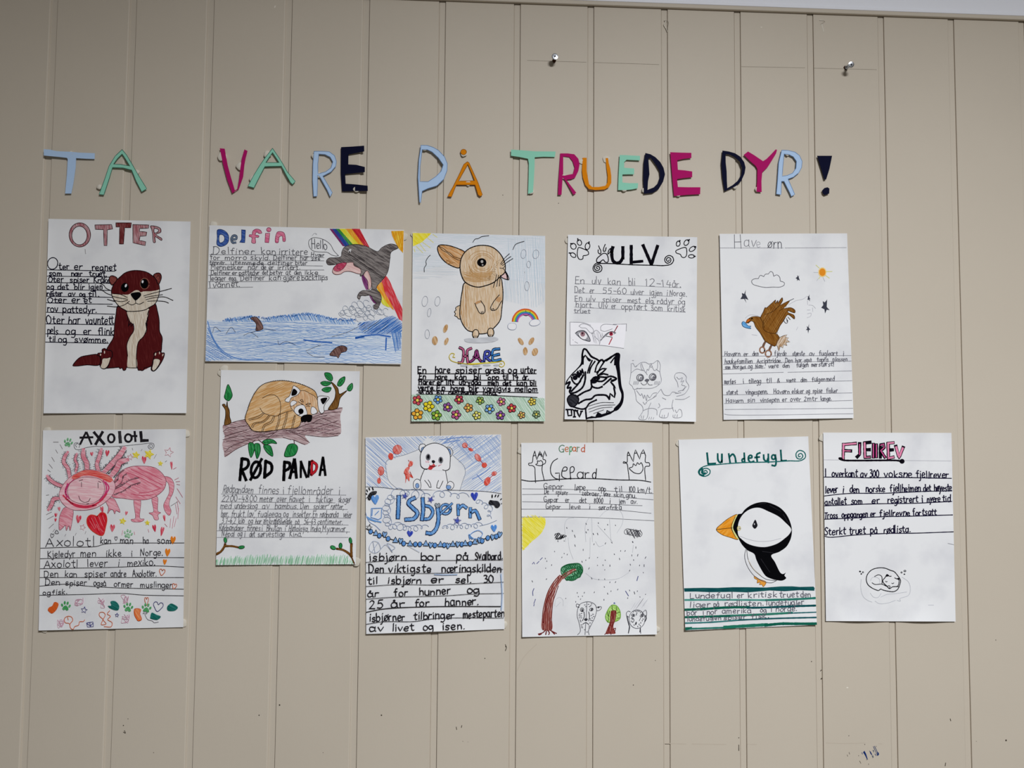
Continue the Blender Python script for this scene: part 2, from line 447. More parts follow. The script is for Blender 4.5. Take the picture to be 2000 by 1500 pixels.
# marks of wear on the boards
ORG[wall.name] = Vector((0, 0, 0))
ws = Surf(0.0001); ws.root = wall
ws.begin('pencil_line').S('px', '9d9486', .8, '!1030,118 1145,121.5', '!1160,122 1287,126', '!1448,130 1572,132.5', '!1590,133 1712,136').end()
ws.begin('putty_residue').S('wt', 'd8d2c6', 1.6, '596,78 600,85 594,95 603,112 606,122', '1203,78 1212,80', '1210,95 1214,108 1217,122').S('wt', '857d70', .7, '595,80 610,85 605,120', '1200,80 1222,84 1206,95').end()
ws.begin('scuff_mark').S('px', 'c2b7a8', 1.4, '1010,1310 1022,1285 1048,1258', '1300,1452 1340,1453', '1352,1453 1418,1454', '1460,1453.5 1478,1454', '1614,1451 1650,1452 1690,1451', '1716,1452 1722,1453').end()
dots = [(546,1377,1.5),(506,1397,1.2),(745,1397,1.4),(241,1417,1.1),(250,1404,.8),(300,1470,.8),(631,1470,.7),(988,1263,1.2),(947,1286,1),(1237,1338,1),(1585,1292,1),(1965,1446,1.7),(1280,1290,.8),(1945,1250,.8),(1907,1448,.6),(1658,1437,.8),(1689,1454,.8),(1677,1476,.7),(904,1448,.6),(914,1449,.5),(1604,1309,1),(1605,1325,1.2),(1443,1441,1),(1091,397,.8),(982,381,.8)]
ws.begin('nail_hole').F('px', '4b443a', *[ell(x, y, r, r*1.1, 0, 8) for x, y, r in dots]).S('px', '4b443a', 1.4, '891,1420 892,1425', '902,1417 901,1421', '243,1427 245,1432 241,1430', '1443,1455 1443,1466', '1847,1490 1846,1496', '1856,1404 1857,1408', '987,1259 989,1265 987,1271').end()
ws.begin('chipped_paint').F('px', 'e6e0d4', ell(1655,1343,2,1.2), ell(537,13,1.3,2.6,20), ell(1487,53,2,.8)).end()
ws.begin('blue_paint_mark').F('ws', '16306e', '!760,490 805,435 860,540 920,730 890,720 820,580', '!965,430 1010,470 1060,560 1050,590 1000,530', '!1210,470 1270,500 1285,560 1240,605').F('ws', '5a6470', '!1045,600 1090,590 1105,650 1080,680', '!1070,420 1115,415 1120,510').S('ws', '27406e', 1.1, '!1095,300 1180,480 1235,600', '!1135,290 1200,420 1260,560', '!1150,540 1190,600', '!725,500 740,550').S('ws', '5a5448', .8, '!305,490 325,550', '!245,570 260,620', '!650,770 690,850', '!1185,285 1190,310', '!870,720 880,740', '!940,860 945,890').end()
# ------------------------------------------------------------------ two screws in the wall
STEEL, _, _b = bsdf('zinc_steel', 0.25, 0.5); _b.inputs['Base Color'].default_value = lin('d5dae2'); _b.inputs['Metallic'].default_value = 1.0
RUST, _, _b = bsdf('rusty_steel', 0.7); _b.inputs['Base Color'].default_value = lin('4a2e1e')
DARK, _, _b = bsdf('dark_recess', 0.9); _b.inputs['Base Color'].default_value = lin('0c0c14')
def screw(label, base_px, head_px, out, rot, R, shank_mat):
    b = ray_at(base_px[0], base_px[1], 0.004); h = ray_at(head_px[0], head_px[1], -out)
    ax = (h-b).normalized(); s1 = ax.cross(Vector((0, 0, 1))).normalized(); s2 = s1.cross(ax)
    root = empty('screw', b, label, 'screw', 'screws left in the wall boards')
    def lathe(name, prof_, mat, n=28):
        V = []; F = []
        for d, r in prof_:
            for i in range(n):
                t = 2*math.pi*i/n; V.append(b+ax*d+s1*(r*math.cos(t))+s2*(r*math.sin(t)))
        for j in range(len(prof_)-1):
            for i in range(n): F.append((j*n+i, j*n+(i+1) % n, (j+1)*n+(i+1) % n, (j+1)*n+i))
        F.append(tuple(range((len(prof_)-1)*n, len(prof_)*n)))
        o = link(name, V, F, [mat], None, b, False); o.parent = root; return o
    L = (h-b).length
    sh = [(0, R*.42)]; d = .001
    while d < L*.55: sh += [(d, R*.36), (d+.0006, R*.55), (d+.0012, R*.36)]; d += .0019
    sh += [(L*.58, R*.4), (L-R*.55, R*.42)]
    lathe('threaded_shank', sh, shank_mat)
    hd = lathe('head', [(L-R*.6, R*.42), (L-R*.12, R*.96), (L-R*.04, R), (L, R*.97), (L+R*.06, R*.7), (L+R*.08, R*.3)], STEEL)
    # cross recess
    c = b+ax*(L+R*.085); a0 = math.radians(rot); V = []
    for i in range(8):
        t = a0+i*math.pi/4; r = R*.56 if i % 2 == 0 else R*.2
        V.append(c+s1*(r*math.cos(t))+s2*(r*math.sin(t)))
    V2 = [v-ax*R*.25 for v in V]
    o = link('cross_recess', V+V2, [tuple(range(8))]+[(i, i+8, (i+1) % 8+8, (i+1) % 8) for i in range(8)], [DARK], None, b); o.parent = hd
screw('shiny screw standing out of the wall above the mint T of TRUEDE', (1082, 122), (1083.8, 110.3), .017, 25, .0051, RUST)
screw('dull grey screw bent up from a torn rusty hole above the exclamation mark', (1651, 133), (1662.5, 126.2), .022, 8, .0046, STEEL)
rs = Surf(0.0003); rs.root = wall
rs.begin('rusty_hole').F('px', '3a2216', '!1647,132 1650,128 1654,130 1652,135 1655,137 1651,137', '!1078,116 1083,121 1081,123').end()
# ------------------------------------------------------------------ cut-paper letters of the banner
def tack(parent, surf, x, y, r, depth=None, name='adhesive_putty'):
    o0 = ORG[parent.name]; V = []; F = []; n = 16
    d = depth or surf.base
    rings = [(0.0, 1.0), (.5, 1.02), (.92, 1.0), (1.0, .94)]
    for j, (t, k) in enumerate(rings):
        for i in range(n):
            a = 2*math.pi*i/n; rr = r*k*(1+.08*math.sin(3*a+x)+.05*math.sin(5*a+y))
            V.append(ray_at(x+rr*math.cos(a), y+rr*math.sin(a), -d*t))
    for j in range(3):
        for i in range(n): F.append((j*n+i, j*n+(i+1) % n, (j+1)*n+(i+1) % n, (j+1)*n+i))
    F.append(tuple(range(3*n, 4*n)))
    o = link(name, V, F, [PUTTY], None, o0, True); o.parent = parent; return o
CP = {}
def cut_mat(h):
    if h not in CP: CP[h] = paper_mat('craft_paper_'+h, h, h, 40)
    return CP[h]
def letter(name, label, crop, col, outer, holes=(), line=None, tacks=(), base=.0045, tilt=(0, 0), cat='letter', grp='cut-paper banner letters', straight=True):
    P = pts(crop, outer); xs = [p[0] for p in P]; ys = [p[1] for p in P]
    cx, cy = sum(xs)/len(xs), max(ys); sx, sy = max(xs)-min(xs), max(ys)-min(ys)
    loops = [smooth(P, True, 3)] if not straight else [P]
    for h in holes: loops.append(pts(crop, h))
    if straight: loops = [resample(L+[L[0]], 5)[:-1] for L in loops]
    def dep(x, y): return base+tilt[0]*(x-cx)/max(sx, 1)+tilt[1]*(y-cy)/max(sy, 1)*-1
    root = empty(name, ray_at(cx, cy, 0), label, cat, grp)
    V2 = []; E = []
    for L in loops:
        k = len(V2); V2 += [Vector(p) for p in L]; E += [(k+i, k+(i+1) % len(L)) for i in range(len(L))]
    r = geometry.delaunay_2d_cdt(V2, E, [], 0, 1e-4); vs = r[0]; F = []
    for f in r[2]:
        c = (sum(vs[i].x for i in f)/3, sum(vs[i].y for i in f)/3); k = 0
        for L in loops: k ^= inside(c, L)
        if k: F.append(tuple(f))
    n = len(vs); TH = .0006
    V = [ray_at(v.x, v.y, -dep(v.x, v.y)) for v in vs]; V += [v+Vector((0, TH, 0)) for v in V[:n]]
    cnt = {}
    for f in F:
        for i in range(3):
            a, c = f[i], f[(i+1) % 3]; cnt[(min(a, c), max(a, c))] = cnt.get((min(a, c), max(a, c)), 0)+1
    F2 = F+[tuple(i+n for i in reversed(f)) for f in F]+[(a, c, c+n, a+n) for (a, c), k in cnt.items() if k == 1]
    o = link('paper_shape', V, F2, [cut_mat(col)], None, ORG[root.name]); o.parent = root
    if line:
        s = Surf(base); s.root = root
        s.at = lambda x, y, dz=0.0: ray_at(x, y, -(dep(x, y)+.00004+dz))
        s.begin('pencil_outline')
        m = M(line[0]); dz = s.lift(m)
        for L in loops:
            c = (sum(p[0] for p in L)/len(L), sum(p[1] for p in L)/len(L))
            Q = L+[L[0]]
            s.ribbon(Q, line[1], m, dz)
        s.end()
    for x, y, rr in tacks:
        (px_, py_), = pts(crop, [(x, y)])
        s = Surf(dep(px_, py_)); tack(root, s, px_, py_, rr*CROPS[crop][2], max(.001, dep(px_, py_)-.0001))
BLUE, GREEN, MAG, NAVY, ORA = 'b4cff0', '90d2ba', 'ad1264', '070a28', 'd98208'
TEALL, BLL, ORL = ('2f6a5c', 1.0), ('6d8bb5', 1.0), ('8a5208', .9)
letter('paper_letter', 'pale blue cut-paper letter T at the start of TA', 'b1', BLUE, '150,125 215,130 300,148 395,153 460,155 560,165 735,172 733,238 640,235 520,228 515,330 490,510 465,635 395,635 415,430 425,240 415,225 330,215 150,198', tacks=[(460,170,25)], tilt=(-.0025, .001))
letter('paper_letter', 'mint green letter A with pencil outline, second letter of TA', 'b1', GREEN, '1050,130 1100,190 1160,290 1240,430 1333,580 1275,615 1210,490 1160,365 1060,340 940,335 900,470 840,650 785,645 850,470 900,320 970,205', ['1050,180 1090,240 1140,320 1030,300 950,298 1000,230'], TEALL, [(785,560,28), (1215,390,32)])
letter('paper_letter', 'magenta cut-paper letter V at the start of VARE', 'b2', MAG, '172,115 228,120 240,190 262,310 300,450 345,600 375,580 395,460 410,330 425,230 455,128 490,145 470,220 455,300 440,440 390,580 315,632 255,470 205,280', tacks=[(200,210,52), (408,322,46)])
letter('paper_letter', 'mint green letter A in VARE, between magenta V and blue R', 'b2', GREEN, '778,115 850,220 900,300 950,390 1040,495 1010,530 985,510 940,430 880,320 780,322 690,325 640,420 565,570 495,550 560,430 640,300 700,215', ['778,165 855,280 700,280 740,220'], TEALL, [(720,185,42), (560,470,45)])
letter('paper_letter', 'pale blue letter R in VARE, left of the navy E', 'b2', BLUE, '1255,150 1350,150 1430,155 1490,200 1512,265 1505,320 1450,385 1355,435 1400,510 1465,625 1440,672 1410,600 1320,440 1295,425 1295,540 1290,665 1250,668 1240,480 1243,300', ['1310,180 1380,185 1440,215 1472,270 1450,340 1390,385 1300,410 1298,300'], BLL, [(1255,205,30), (1310,425,32)])
letter('paper_letter', 'navy cut-paper letter E at the end of VARE', 'b2', NAVY, '1565,102 1700,95 1830,85 1832,150 1730,170 1650,185 1648,300 1740,305 1838,330 1838,388 1720,400 1612,412 1618,522 1730,530 1870,545 1872,605 1720,607 1577,610 1563,400', tacks=[(1740,585,35)], tilt=(.002, 0))
letter('paper_letter', 'pale blue cut-paper letter P at the start of PÅ', 'b3', BLUE, '248,80 320,82 390,105 450,140 520,215 550,290 548,370 510,470 430,545 330,575 262,607 245,740 232,735 225,620 215,450 225,250 240,150', ['262,130 320,130 375,155 450,225 505,305 480,380 420,440 330,500 236,498 238,330'], BLL, [(290,115,30), (530,330,20)], base=.006)
letter('paper_ring', 'small orange paper dot above the letter A of PÅ', 'b3', ORA, ell(738,158,34,32), (), ORL, [(740,178,34)], base=.004, cat='paper dot')
letter('paper_letter', 'orange letter A with dark outline, second letter of PÅ', 'b3', ORA, '780,270 800,280 850,390 900,500 955,650 930,668 905,650 870,535 655,535 600,672 555,668 620,550 690,410 740,300', ['787,300 830,400 865,488 680,492 730,400'], ORL, [(790,520,30)], tilt=(0, -.003))
letter('paper_letter', 'mint green cut-paper letter T at the start of TRUEDE', 'b3', GREEN, '1283,130 1400,138 1560,150 1795,152 1788,215 1650,212 1555,218 1553,330 1545,480 1535,620 1478,640 1485,450 1488,290 1478,235 1380,215 1283,200', tacks=[(1515,612,30)], tilt=(-.002, 0))
letter('paper_letter', 'magenta cut-paper letter R in TRUEDE, left of the orange U', 'b4', MAG, '88,185 180,185 260,195 310,250 325,320 310,400 270,480 225,500 185,503 165,510 285,665 250,690 150,515 118,480 105,690 62,690 68,520 80,320', ['125,220 200,230 240,280 265,355 245,435 190,445 145,455 125,455'], None, [(135,470,28)], tilt=(0, -.003))
letter('paper_letter', 'orange cut-paper letter U in TRUEDE', 'b4', ORA, '362,238 412,238 412,400 440,560 480,595 560,595 640,580 665,540 668,460 655,370 640,230 672,225 680,300 700,370 712,460 712,545 680,600 630,625 520,632 440,620 395,570 365,480 355,400', tacks=[(650,255,42), (345,285,28)], tilt=(0, -.003))
letter('paper_letter', 'mint green cut-paper letter E in TRUEDE', 'b4', GREEN, '815,205 870,205 950,210 1062,215 1062,270 960,265 900,262 870,290 870,360 930,365 992,368 990,440 920,440 848,442 848,540 930,548 1040,548 1035,610 960,625 880,632 795,632 800,480 808,330', tacks=[(870,625,28)])
letter('paper_letter', 'navy cut-paper letter D in TRUEDE, left of the magenta E', 'b4', NAVY, '1128,180 1190,195 1250,230 1310,290 1350,360 1368,440 1345,530 1290,620 1220,665 1110,678 1102,480 1108,300', ['1165,245 1195,240 1260,330 1300,400 1308,470 1280,550 1230,600 1155,630 1160,530 1178,440'], None, [(1112,635,28)])
letter('paper_letter', 'magenta cut-paper letter E at the end of TRUEDE', 'b4', MAG, '1432,170 1560,175 1690,178 1690,240 1600,250 1518,268 1525,385 1610,392 1700,405 1700,475 1600,485 1515,498 1525,595 1650,598 1800,598 1797,682 1640,690 1478,705 1460,520 1445,330', tacks=[(1530,690,25)])
letter('paper_letter', 'navy cut-paper letter D at the start of DYR', 'b5', NAVY, '208,160 290,172 370,195 440,240 490,310 508,380 495,460 450,560 380,625 300,660 235,690 205,500 192,330', ['248,208 300,212 360,240 430,300 462,380 455,470 410,550 340,610 270,650 265,550 262,430 250,320'], None, [(370,632,28)])
letter('paper_letter', 'magenta cut-paper letter Y in DYR', 'b5', MAG, '485,215 540,172 620,220 735,298 780,270 840,210 900,145 918,150 905,200 850,290 800,370 725,445 715,560 718,700 650,695 660,560 662,400 640,360 560,290', tacks=[(660,665,30)])
letter('paper_letter', 'pale blue letter R at the end of DYR, before the exclamation mark', 'b5', BLUE, '980,155 1060,158 1150,180 1210,225 1245,300 1238,380 1200,450 1130,505 1060,530 1100,620 1148,730 1105,757 1080,700 1010,560 975,560 970,735 910,725 925,560 940,320', ['1010,205 1070,210 1130,240 1172,300 1165,390 1120,455 1050,485 985,495 995,350'], BLL, [(1050,208,24)])
letter('paper_wedge', 'navy paper wedge, upper piece of the exclamation mark after DYR', 'b5', NAVY, '1440,228 1635,228 1600,400 1558,535 1535,540 1500,420', tacks=[(1540,330,40)], cat='paper wedge')
letter('paper_dot', 'navy paper dot under the exclamation mark wedge', 'b5', NAVY, '1505,680 1535,648 1575,638 1600,655 1597,720 1540,740 1515,720', tacks=[(1555,690,30)], cat='paper dot')
# ------------------------------------------------------------------ sheets of drawing paper
def poster(name, label, quad, bend=(.0035, .001, .0012, .001, 1.0, 0.0), base=.0028, tacks=()):
    bb, bt, bl, br, fr, ph = bend
    def f(u, v):
        k = lambda t: max(0.0, t)**2
        wv = .55+.45*math.cos(2*math.pi*(u*fr)+ph)
        return bb*k((v-.86)/.14)*wv+bt*k((.07-v)/.07)+bl*k((.07-u)/.07)*(.4+.6*math.sin(math.pi*min(1, max(0, v))))+br*k((u-.93)/.07)*(.4+.6*math.sin(math.pi*min(1, max(0, v))))
    s = Surf(base, quad, f)
    (a, b, c, d) = quad
    root = empty(name, ray_at((c[0]+d[0])/2, (c[1]+d[1])/2, 0), label, 'poster', "children's animal posters"); s.root = root
    US = [.07*i/12 for i in range(12)]+[.07+.86*i/40 for i in range(40)]+[.93+.07*i/12 for i in range(13)]
    VS = [.07*i/12 for i in range(12)]+[.07+.79*i/22 for i in range(22)]+[.86+.14*i/20 for i in range(21)]
    nu, nv = len(US)-1, len(VS)-1; V = []; F = []
    for v in VS:
        for u in US:
            x = (1-v)*((1-u)*a[0]+u*b[0])+v*((1-u)*d[0]+u*c[0]); y = (1-v)*((1-u)*a[1]+u*b[1])+v*((1-u)*d[1]+u*c[1])
            V.append(s.at(x, y, -.00008))
    m = len(V); W1 = nu+1
    F = [(j*W1+i, j*W1+i+1, (j+1)*W1+i+1, (j+1)*W1+i) for j in range(nv) for i in range(nu)]
    V += [v+Vector((0, .0003, 0)) for v in V[:m]]
    F += [tuple(q+m for q in reversed(f_)) for f_ in F]
    rim = [i for i in range(nu+1)]+[j*W1+nu for j in range(1, nv+1)]+[nv*W1+i for i in range(nu-1, -1, -1)]+[j*W1 for j in range(nv-1, 0, -1)]
    F += [(p, p+m, q+m, q) for p, q in zip(rim, rim[1:]+rim[:1])]
    o = link('sheet', V, F, [PAPER], None, ORG[root.name], False); o.parent = root
    for x, y, r in tacks: tack(root, s, x, y, r, base*.7)
    return s
def heart(cx, cy, r, ry=None, rot=0):
    ry = ry or r; c, sn = math.cos(math.radians(rot)), math.sin(math.radians(rot))
    P = [(0,-.45),(.35,-.95),(.8,-.9),(1,-.4),(.7,.25),(0,1.05),(-.7,.25),(-1,-.4),(-.8,-.9),(-.35,-.95)]
    return [(cx+x*r*c-y*ry*sn, cy+x*r*sn+y*ry*c) for x, y in P]
def star(cx, cy, r, rot=0, inner=.42, sy=1.0, n=5):
    o = []
    for i in range(2*n):
        t = math.radians(rot-90+i*180/n); k = r if i % 2 == 0 else r*inner
        o.append((cx+k*math.cos(t), cy+k*math.sin(t)*sy))
    return o
def raw(P, close=True):
    return ('!' if True else '')+' '.join('%.1f,%.1f' % p for p in P)+('z' if close else '')
def paw(s, crop, col, cx, cy, r, rot=0, line=None):
    c, sn = math.cos(math.radians(rot)), math.sin(math.radians(rot))
    T = lambda x, y: (cx+r*(x*c-y*sn), cy+r*(x*sn+y*c))
    pad = [T(*p) for p in [(0,-.05),(.45,.3),(.6,.75),(.3,.95),(0,.75),(-.3,.95),(-.6,.75),(-.45,.3)]]
    toes = [(-.72,0,.2,.3,-25),(-.28,-.5,.2,.32,-8),(.28,-.5,.2,.32,8),(.72,0,.2,.3,25)]
    sh = [pad]+[ell(*T(x, y), a*r, b*r, d+rot) for x, y, a, b, d in toes]
    if line: s.S(crop, col, line, *sh)
    else: s.F(crop, col, *sh)
def loops(P, r, step, ph=0.0, sq=1.0):                # curly line along a path
    Q = resample(P, 2.0); out = []
    for i, (x, y) in enumerate(Q): t = i*2.0/step*2*math.pi+ph; out.append((x+r*math.cos(t), y+r*sq*math.sin(t)))
    return out
def scrib(cx, cy, rx, ry, n):
    return [(cx+rx*random.uniform(-1, 1), cy+ry*random.uniform(-1, 1)) for _ in range(n)]
def ln(P): return ' '.join('%.1f,%.1f' % p for p in P)
# ---------------------------------------------------------------- OTTER
s = poster('otter_poster', 'white poster titled OTTER with a dark brown sitting otter', [(94.7,427.4),(372.2,432.7),(364,806.9),(85,807.2)], (.003,.001,.0015,.001,1,0))
s.begin('title')
s.FS('oA', 'a4626a/c8a4a8/82', '3a2226', 1.3, ln(ell(490,250,135,152))+';'+ln(ell(485,258,96,117)), '!680,125 890,120 903,175 835,187 832,385 795,385 788,185 685,180', '!1158,120 1358,125 1355,165 1245,170 1240,205 1335,215 1325,262 1248,268 1240,320 1320,335 1312,385 1160,350', '1380,140 1450,143 1505,170 1510,215 1450,245 1525,300 1520,320 1440,275 1440,345 1420,347 1405,230 1395,180;1430,170 1480,185 1475,210 1430,225')
s.FS('oA', '6e2a2c/8e5252/80', '3a2226', 1.3, '!945,98 1140,98 1132,160 1055,160 1040,365 988,365 992,150 945,150').S('oA', '6a6468', .8, '555,430 562,490').end()
K = '0f0d22'
s.begin('ruled_lines').S('oA', K, 1.5, '80,690 500,698 930,708', '68,770 480,775 880,782', '68,850 870,860', '65,938 870,950', '62,1025 560,1030 900,1038', '60,1105 500,1118 900,1124', '60,1225 500,1238 930,1250').S('oB', K, 1.6, '50,145 920,158', '50,270 910,292', '50,375 850,390').end()
s.begin('handwriting').S('oA', K, 1.8, ell(147,610,64,74,15))
for a in [(85,688,700,'ter:228:355 er:415:515 regnet:640:945'),(66,765,775,'som:100:260 nær:380:520 truet,:610:830'),(76,848,855,'Oter:90:280 spiser:365:605 Kråke:665:870'),(72,935,940,'og:75:160 det:210:345 blir:420:545 igjen:605:770'),(66,1020,1030,'rester:75:270 av:345:430 og:485:555 til.:590:735'),(78,1105,1108,'Oter:80:320 er:390:490 et:545:640'),(85,1220,1235,'rov:75:215 pattedyr.:275:705')]: s.W('oA', K, 2.0, *a)
for a in [(105,145,150,'Oter:65:295 har:345:495 vauntett:560:920'),(92,275,285,'pels:80:215 og:310:430 er:535:635 flink:720:915'),(80,375,385,'til:100:185 og:220:325 svømme.:425:845')]: s.W('oB', K, 2.0, *a)
s.end()
BR, LN, CR2 = '521316/6a2828/80/.5/.8', '120a10', 'd2c4b2/e6dccd/80'
s.begin('otter_drawing')
s.begin('tail').FS('oC', BR, LN, 1.5, '20,1310 110,1215 230,1185 345,1175 375,1195 370,1310 200,1315 60,1330 15,1325').end()
s.begin('body').FS('oC', BR, LN, 1.6, '615,530 590,640 572,780 555,950 500,1045 465,1110 430,1250 430,1350 520,1355 640,1345 740,1345 745,1200 735,1050 770,950 825,860 820,780 780,740 740,620 690,560', '1110,500 1140,590 1165,720 1172,870 1205,950 1200,1050 1190,1140 1140,1200 1060,1330 960,1350 875,1345 865,1150 890,1010 960,930 1000,840 990,750 1020,660 1025,570').end()
s.begin('belly').F('oC', CR2, '740,596 880,600 1025,565 1015,660 990,750 1000,850 955,935 890,1010 862,1150 862,1352 750,1352 745,1200 735,1050 780,930 835,845 830,770 790,750 765,700 745,650').S('oC', LN, 1.4, '745,1200 735,1050 770,950 825,860 828,790', '862,1350 865,1150 890,1010 960,930 1000,840', '745,1350 870,1355').S('oC', LN, 1.7, '!735,640 750,690 738,735 762,700 760,770 750,805 795,740 785,805 825,770', '!1027,590 1010,645 1022,655 1005,700 1018,710 1000,745 1008,800 985,750 1000,845').S('oC', 'b39a80', .7, '850,620 840,700 860,800', '930,640 900,800 880,960', '820,1000 800,1150 810,1330', '960,700 940,850', '840,900 810,1000').end()
s.begin('hind_paw').FS('oC', BR, LN, 1.6, '375,1200 390,1250 375,1310 390,1350 430,1368 480,1340 515,1240 540,1200 530,1130 470,1115 440,1095 405,1110 405,1150 350,1160 345,1185').FS('oC', CR2, LN, .9, '415,1230 470,1225 515,1215 505,1270 470,1340 430,1365 385,1345 400,1290').F('oC', 'd8cabb', ell(385,1178,9,14,0), ell(437,1145,8,20)).end()
s.begin('hind_paw').FS('oC', BR, LN, 1.6, '1095,1160 1120,1150 1180,1130 1200,1155 1232,1155 1230,1200 1205,1260 1130,1370 1090,1397 1060,1380 1075,1290 1100,1190').FS('oC', CR2, LN, .9, '1095,1240 1150,1235 1178,1255 1130,1360 1085,1392 1070,1370 1085,1300').F('oC', 'd8cabb', ell(1116,1172,9,20,15), ell(1170,1155,7,18), ell(1214,1182,7,18,20)).end()
s.begin('front_paw').F('oC', BR, '630,1335 640,1365 665,1352 685,1388 722,1375 732,1345 700,1310').S('oC', LN, 1.4, '630,1345 645,1365 670,1352 690,1387 720,1377 727,1350').end()
s.begin('front_paw').F('oC', BR, '872,1340 890,1385 930,1390 962,1380 1025,1345 960,1320').S('oC', LN, 1.4, '875,1345 890,1387 918,1376 930,1390 960,1380 970,1352 1025,1345').end()
s.begin('head').F('oC', CR2, '530,380 535,300 590,190 640,150 700,95 790,62 900,58 1000,80 1080,130 1140,190 1165,260 1170,330 1150,420 1110,500 1030,550 980,580 850,597 740,600 640,540 580,470 540,400')
s.F('oC', BR, '530,362 530,300 590,190 700,95 790,62 900,58 1000,80 1090,140 1150,220 1172,300 1080,330 960,335 915,345 890,322 850,320 800,350 760,375 680,377 600,365')
s.S('oC', LN, 1.5, '740,600 640,540 580,470 540,400 530,340 535,300 590,190 640,150 700,95 790,62 900,58 1000,80 1080,130 1140,190 1165,260 1170,330 1150,420 1110,500 1030,550 980,580 850,600 740,600')
s.begin('ear').FS('oC', '6a2a28/8a4a44/40', LN, 1.6, '500,160 520,130 560,130 605,160 590,200 540,250 510,220').end()
s.begin('ear').FS('oC', '6a2a28/8a4a44/40', LN, 1.6, '1090,120 1130,92 1175,95 1195,140 1180,200 1155,240 1120,170').S('oC', LN, 1, '1130,150 1150,125 1175,140 1165,175').end()
s.begin('eye').F('oC', '050507', ell(708,282,52,62,10)).F('oC', 'e8e8ee', ell(722,258,13,24,22)).end()
s.begin('eye').S('oC', '9a6a58', 1, ell(972,232,60,72)).F('oC', '050507', ell(966,232,52,66)).F('oC', 'e8e8ee', ell(945,206,13,20,10)).end()
s.begin('nose').F('oC', '08070a', '785,368 830,350 915,350 925,385 890,430 850,457 815,425').end()
s.begin('mouth').S('oC', LN, 1.3, '850,455 852,490 800,515 745,490', '852,490 900,505 960,478').end()
for w_ in ['370,225 430,255 450,285 470,300 525,325', '385,310 430,335 460,358 530,385', '550,365 650,375 740,415', '540,400 650,425 745,440', '560,455 660,470 745,455', '475,440 560,465 575,468', '475,530 600,540 700,515 770,465', '960,395 1080,360 1200,330 1330,295', '975,415 1090,395 1210,378', '990,445 1120,415 1240,410 1350,455', '1010,465 1150,462 1240,470 1290,490']: s.begin('whisker').S('oC', LN, 1.3, w_).end()
s.end().__class__ if False else s.end()
s.end()
# ---------------------------------------------------------------- AXOLOTL
s = poster('axolotl_poster', 'white poster titled AXolotl with a big pink axolotl and hearts', [(84,840.5),(363,838),(358,1225),(75.4,1231.5)], (.004,.001,.0015,.0015,.5,.6), tacks=[(92,842,8),(364,847,7),(357,1217,8),(86,1228,8)])
K = '232126'
s.begin('title').S('aA', K, 4.2, '!560,240 630,95', '!640,95 700,240', '!560,160 715,155', ell(950,168,40,52), ell(1165,165,42,48), '!1245,85 1255,205', '!1210,140 1270,140').S('aA', K, 5.6, '!735,95 860,240', '!840,90 755,240', '!1322,90 1332,205', '!1332,197 1410,195').S('aA', '3a383c', 6.2, '!1055,90 1065,218').S('aA', '44424a', 1.0, '545,285 550,250 520,235 500,255 515,280', '535,225 490,230 482,270 500,305 545,312 620,290 740,270 870,275 1100,265 1300,245 1480,235 1490,270 1470,300 1430,300 1415,270 1440,245 1470,255 1460,285 1435,280 1440,262').end()
PK, PK2 = 'e08496/f0b4c0/25', 'ecb0bc/f5d0d8/5'
s.begin('axolotl_drawing')
s.begin('tail').FS('aA', PK, '8a4a58', .8, '1625,650 1700,670 1740,740 1730,850 1690,940 1680,1010 1705,1090 1680,1140 1630,1090 1610,1010 1640,940 1680,850 1670,740 1640,700').end()
for sh in ['1240,940 1315,940 1315,1180 1365,1185 1340,1215 1210,1215 1200,1190 1250,1180', '1465,920 1530,905 1540,1090 1575,1105 1540,1130 1545,1190 1500,1195 1470,1140 1425,1110 1480,1095']: s.begin('leg').FS('aA', PK, '8a4a58', .8, sh).end()
s.begin('body').FS('aA', PK, '8a4a58', 1.0, '1065,590 1180,530 1340,517 1500,540 1600,620 1640,700 1620,800 1540,880 1420,935 1260,945 1100,925 960,900 990,700').S('aA', 'd05a74', 1.6, '1200,560 1330,620 1480,700 1600,760', '1290,545 1430,610 1590,690', '1150,600 1300,660 1500,760 1560,790', '1300,860 1450,840 1570,800', '1200,870 1350,890 1480,880').end()
def gill(P, wd, dark=False):
    s.begin('gill'); Q = pts('aA', P); Q = smooth(Q); n = len(Q)
    m = M('4c4850' if dark else '6e6a72'); dz = s.lift(m)
    for i in range(0, n-1, 1 if dark else 2):
        (x, y), (x2, y2) = Q[i], Q[i+1]; L = math.hypot(x2-x, y2-y) or 1; nx, ny = -(y2-y)/L, (x2-x)/L
        for sg in (-1, 1):
            a = wd*.45; e = wd*.5+random.uniform(1.0, 3.2 if dark else 4.5); jx = random.uniform(-1.5, 1.5)
            s.ribbon([(x+nx*a*sg, y+ny*a*sg), (x+nx*e*sg+jx, y+ny*e*sg+jx*.6)], .75, m, dz)
    m = M(PK); dz = s.lift(m); s.ribbon(Q, wd, m, dz, .4)
    m = M('5a3a44'); dz = s.lift(m)
    off = lambda sg: [(x-(Q[min(i+1, n-1)][1]-Q[max(i-1, 0)][1])/(math.hypot(Q[min(i+1, n-1)][0]-Q[max(i-1, 0)][0], Q[min(i+1, n-1)][1]-Q[max(i-1, 0)][1]) or 1)*wd*.5*sg, y+(Q[min(i+1, n-1)][0]-Q[max(i-1, 0)][0])/(math.hypot(Q[min(i+1, n-1)][0]-Q[max(i-1, 0)][0], Q[min(i+1, n-1)][1]-Q[max(i-1, 0)][1]) or 1)*wd*.5*sg) for i, (x, y) in enumerate(Q)]
    for sg in (-1, 1): s.ribbon(off(sg), .9, m, dz)
    s.end()
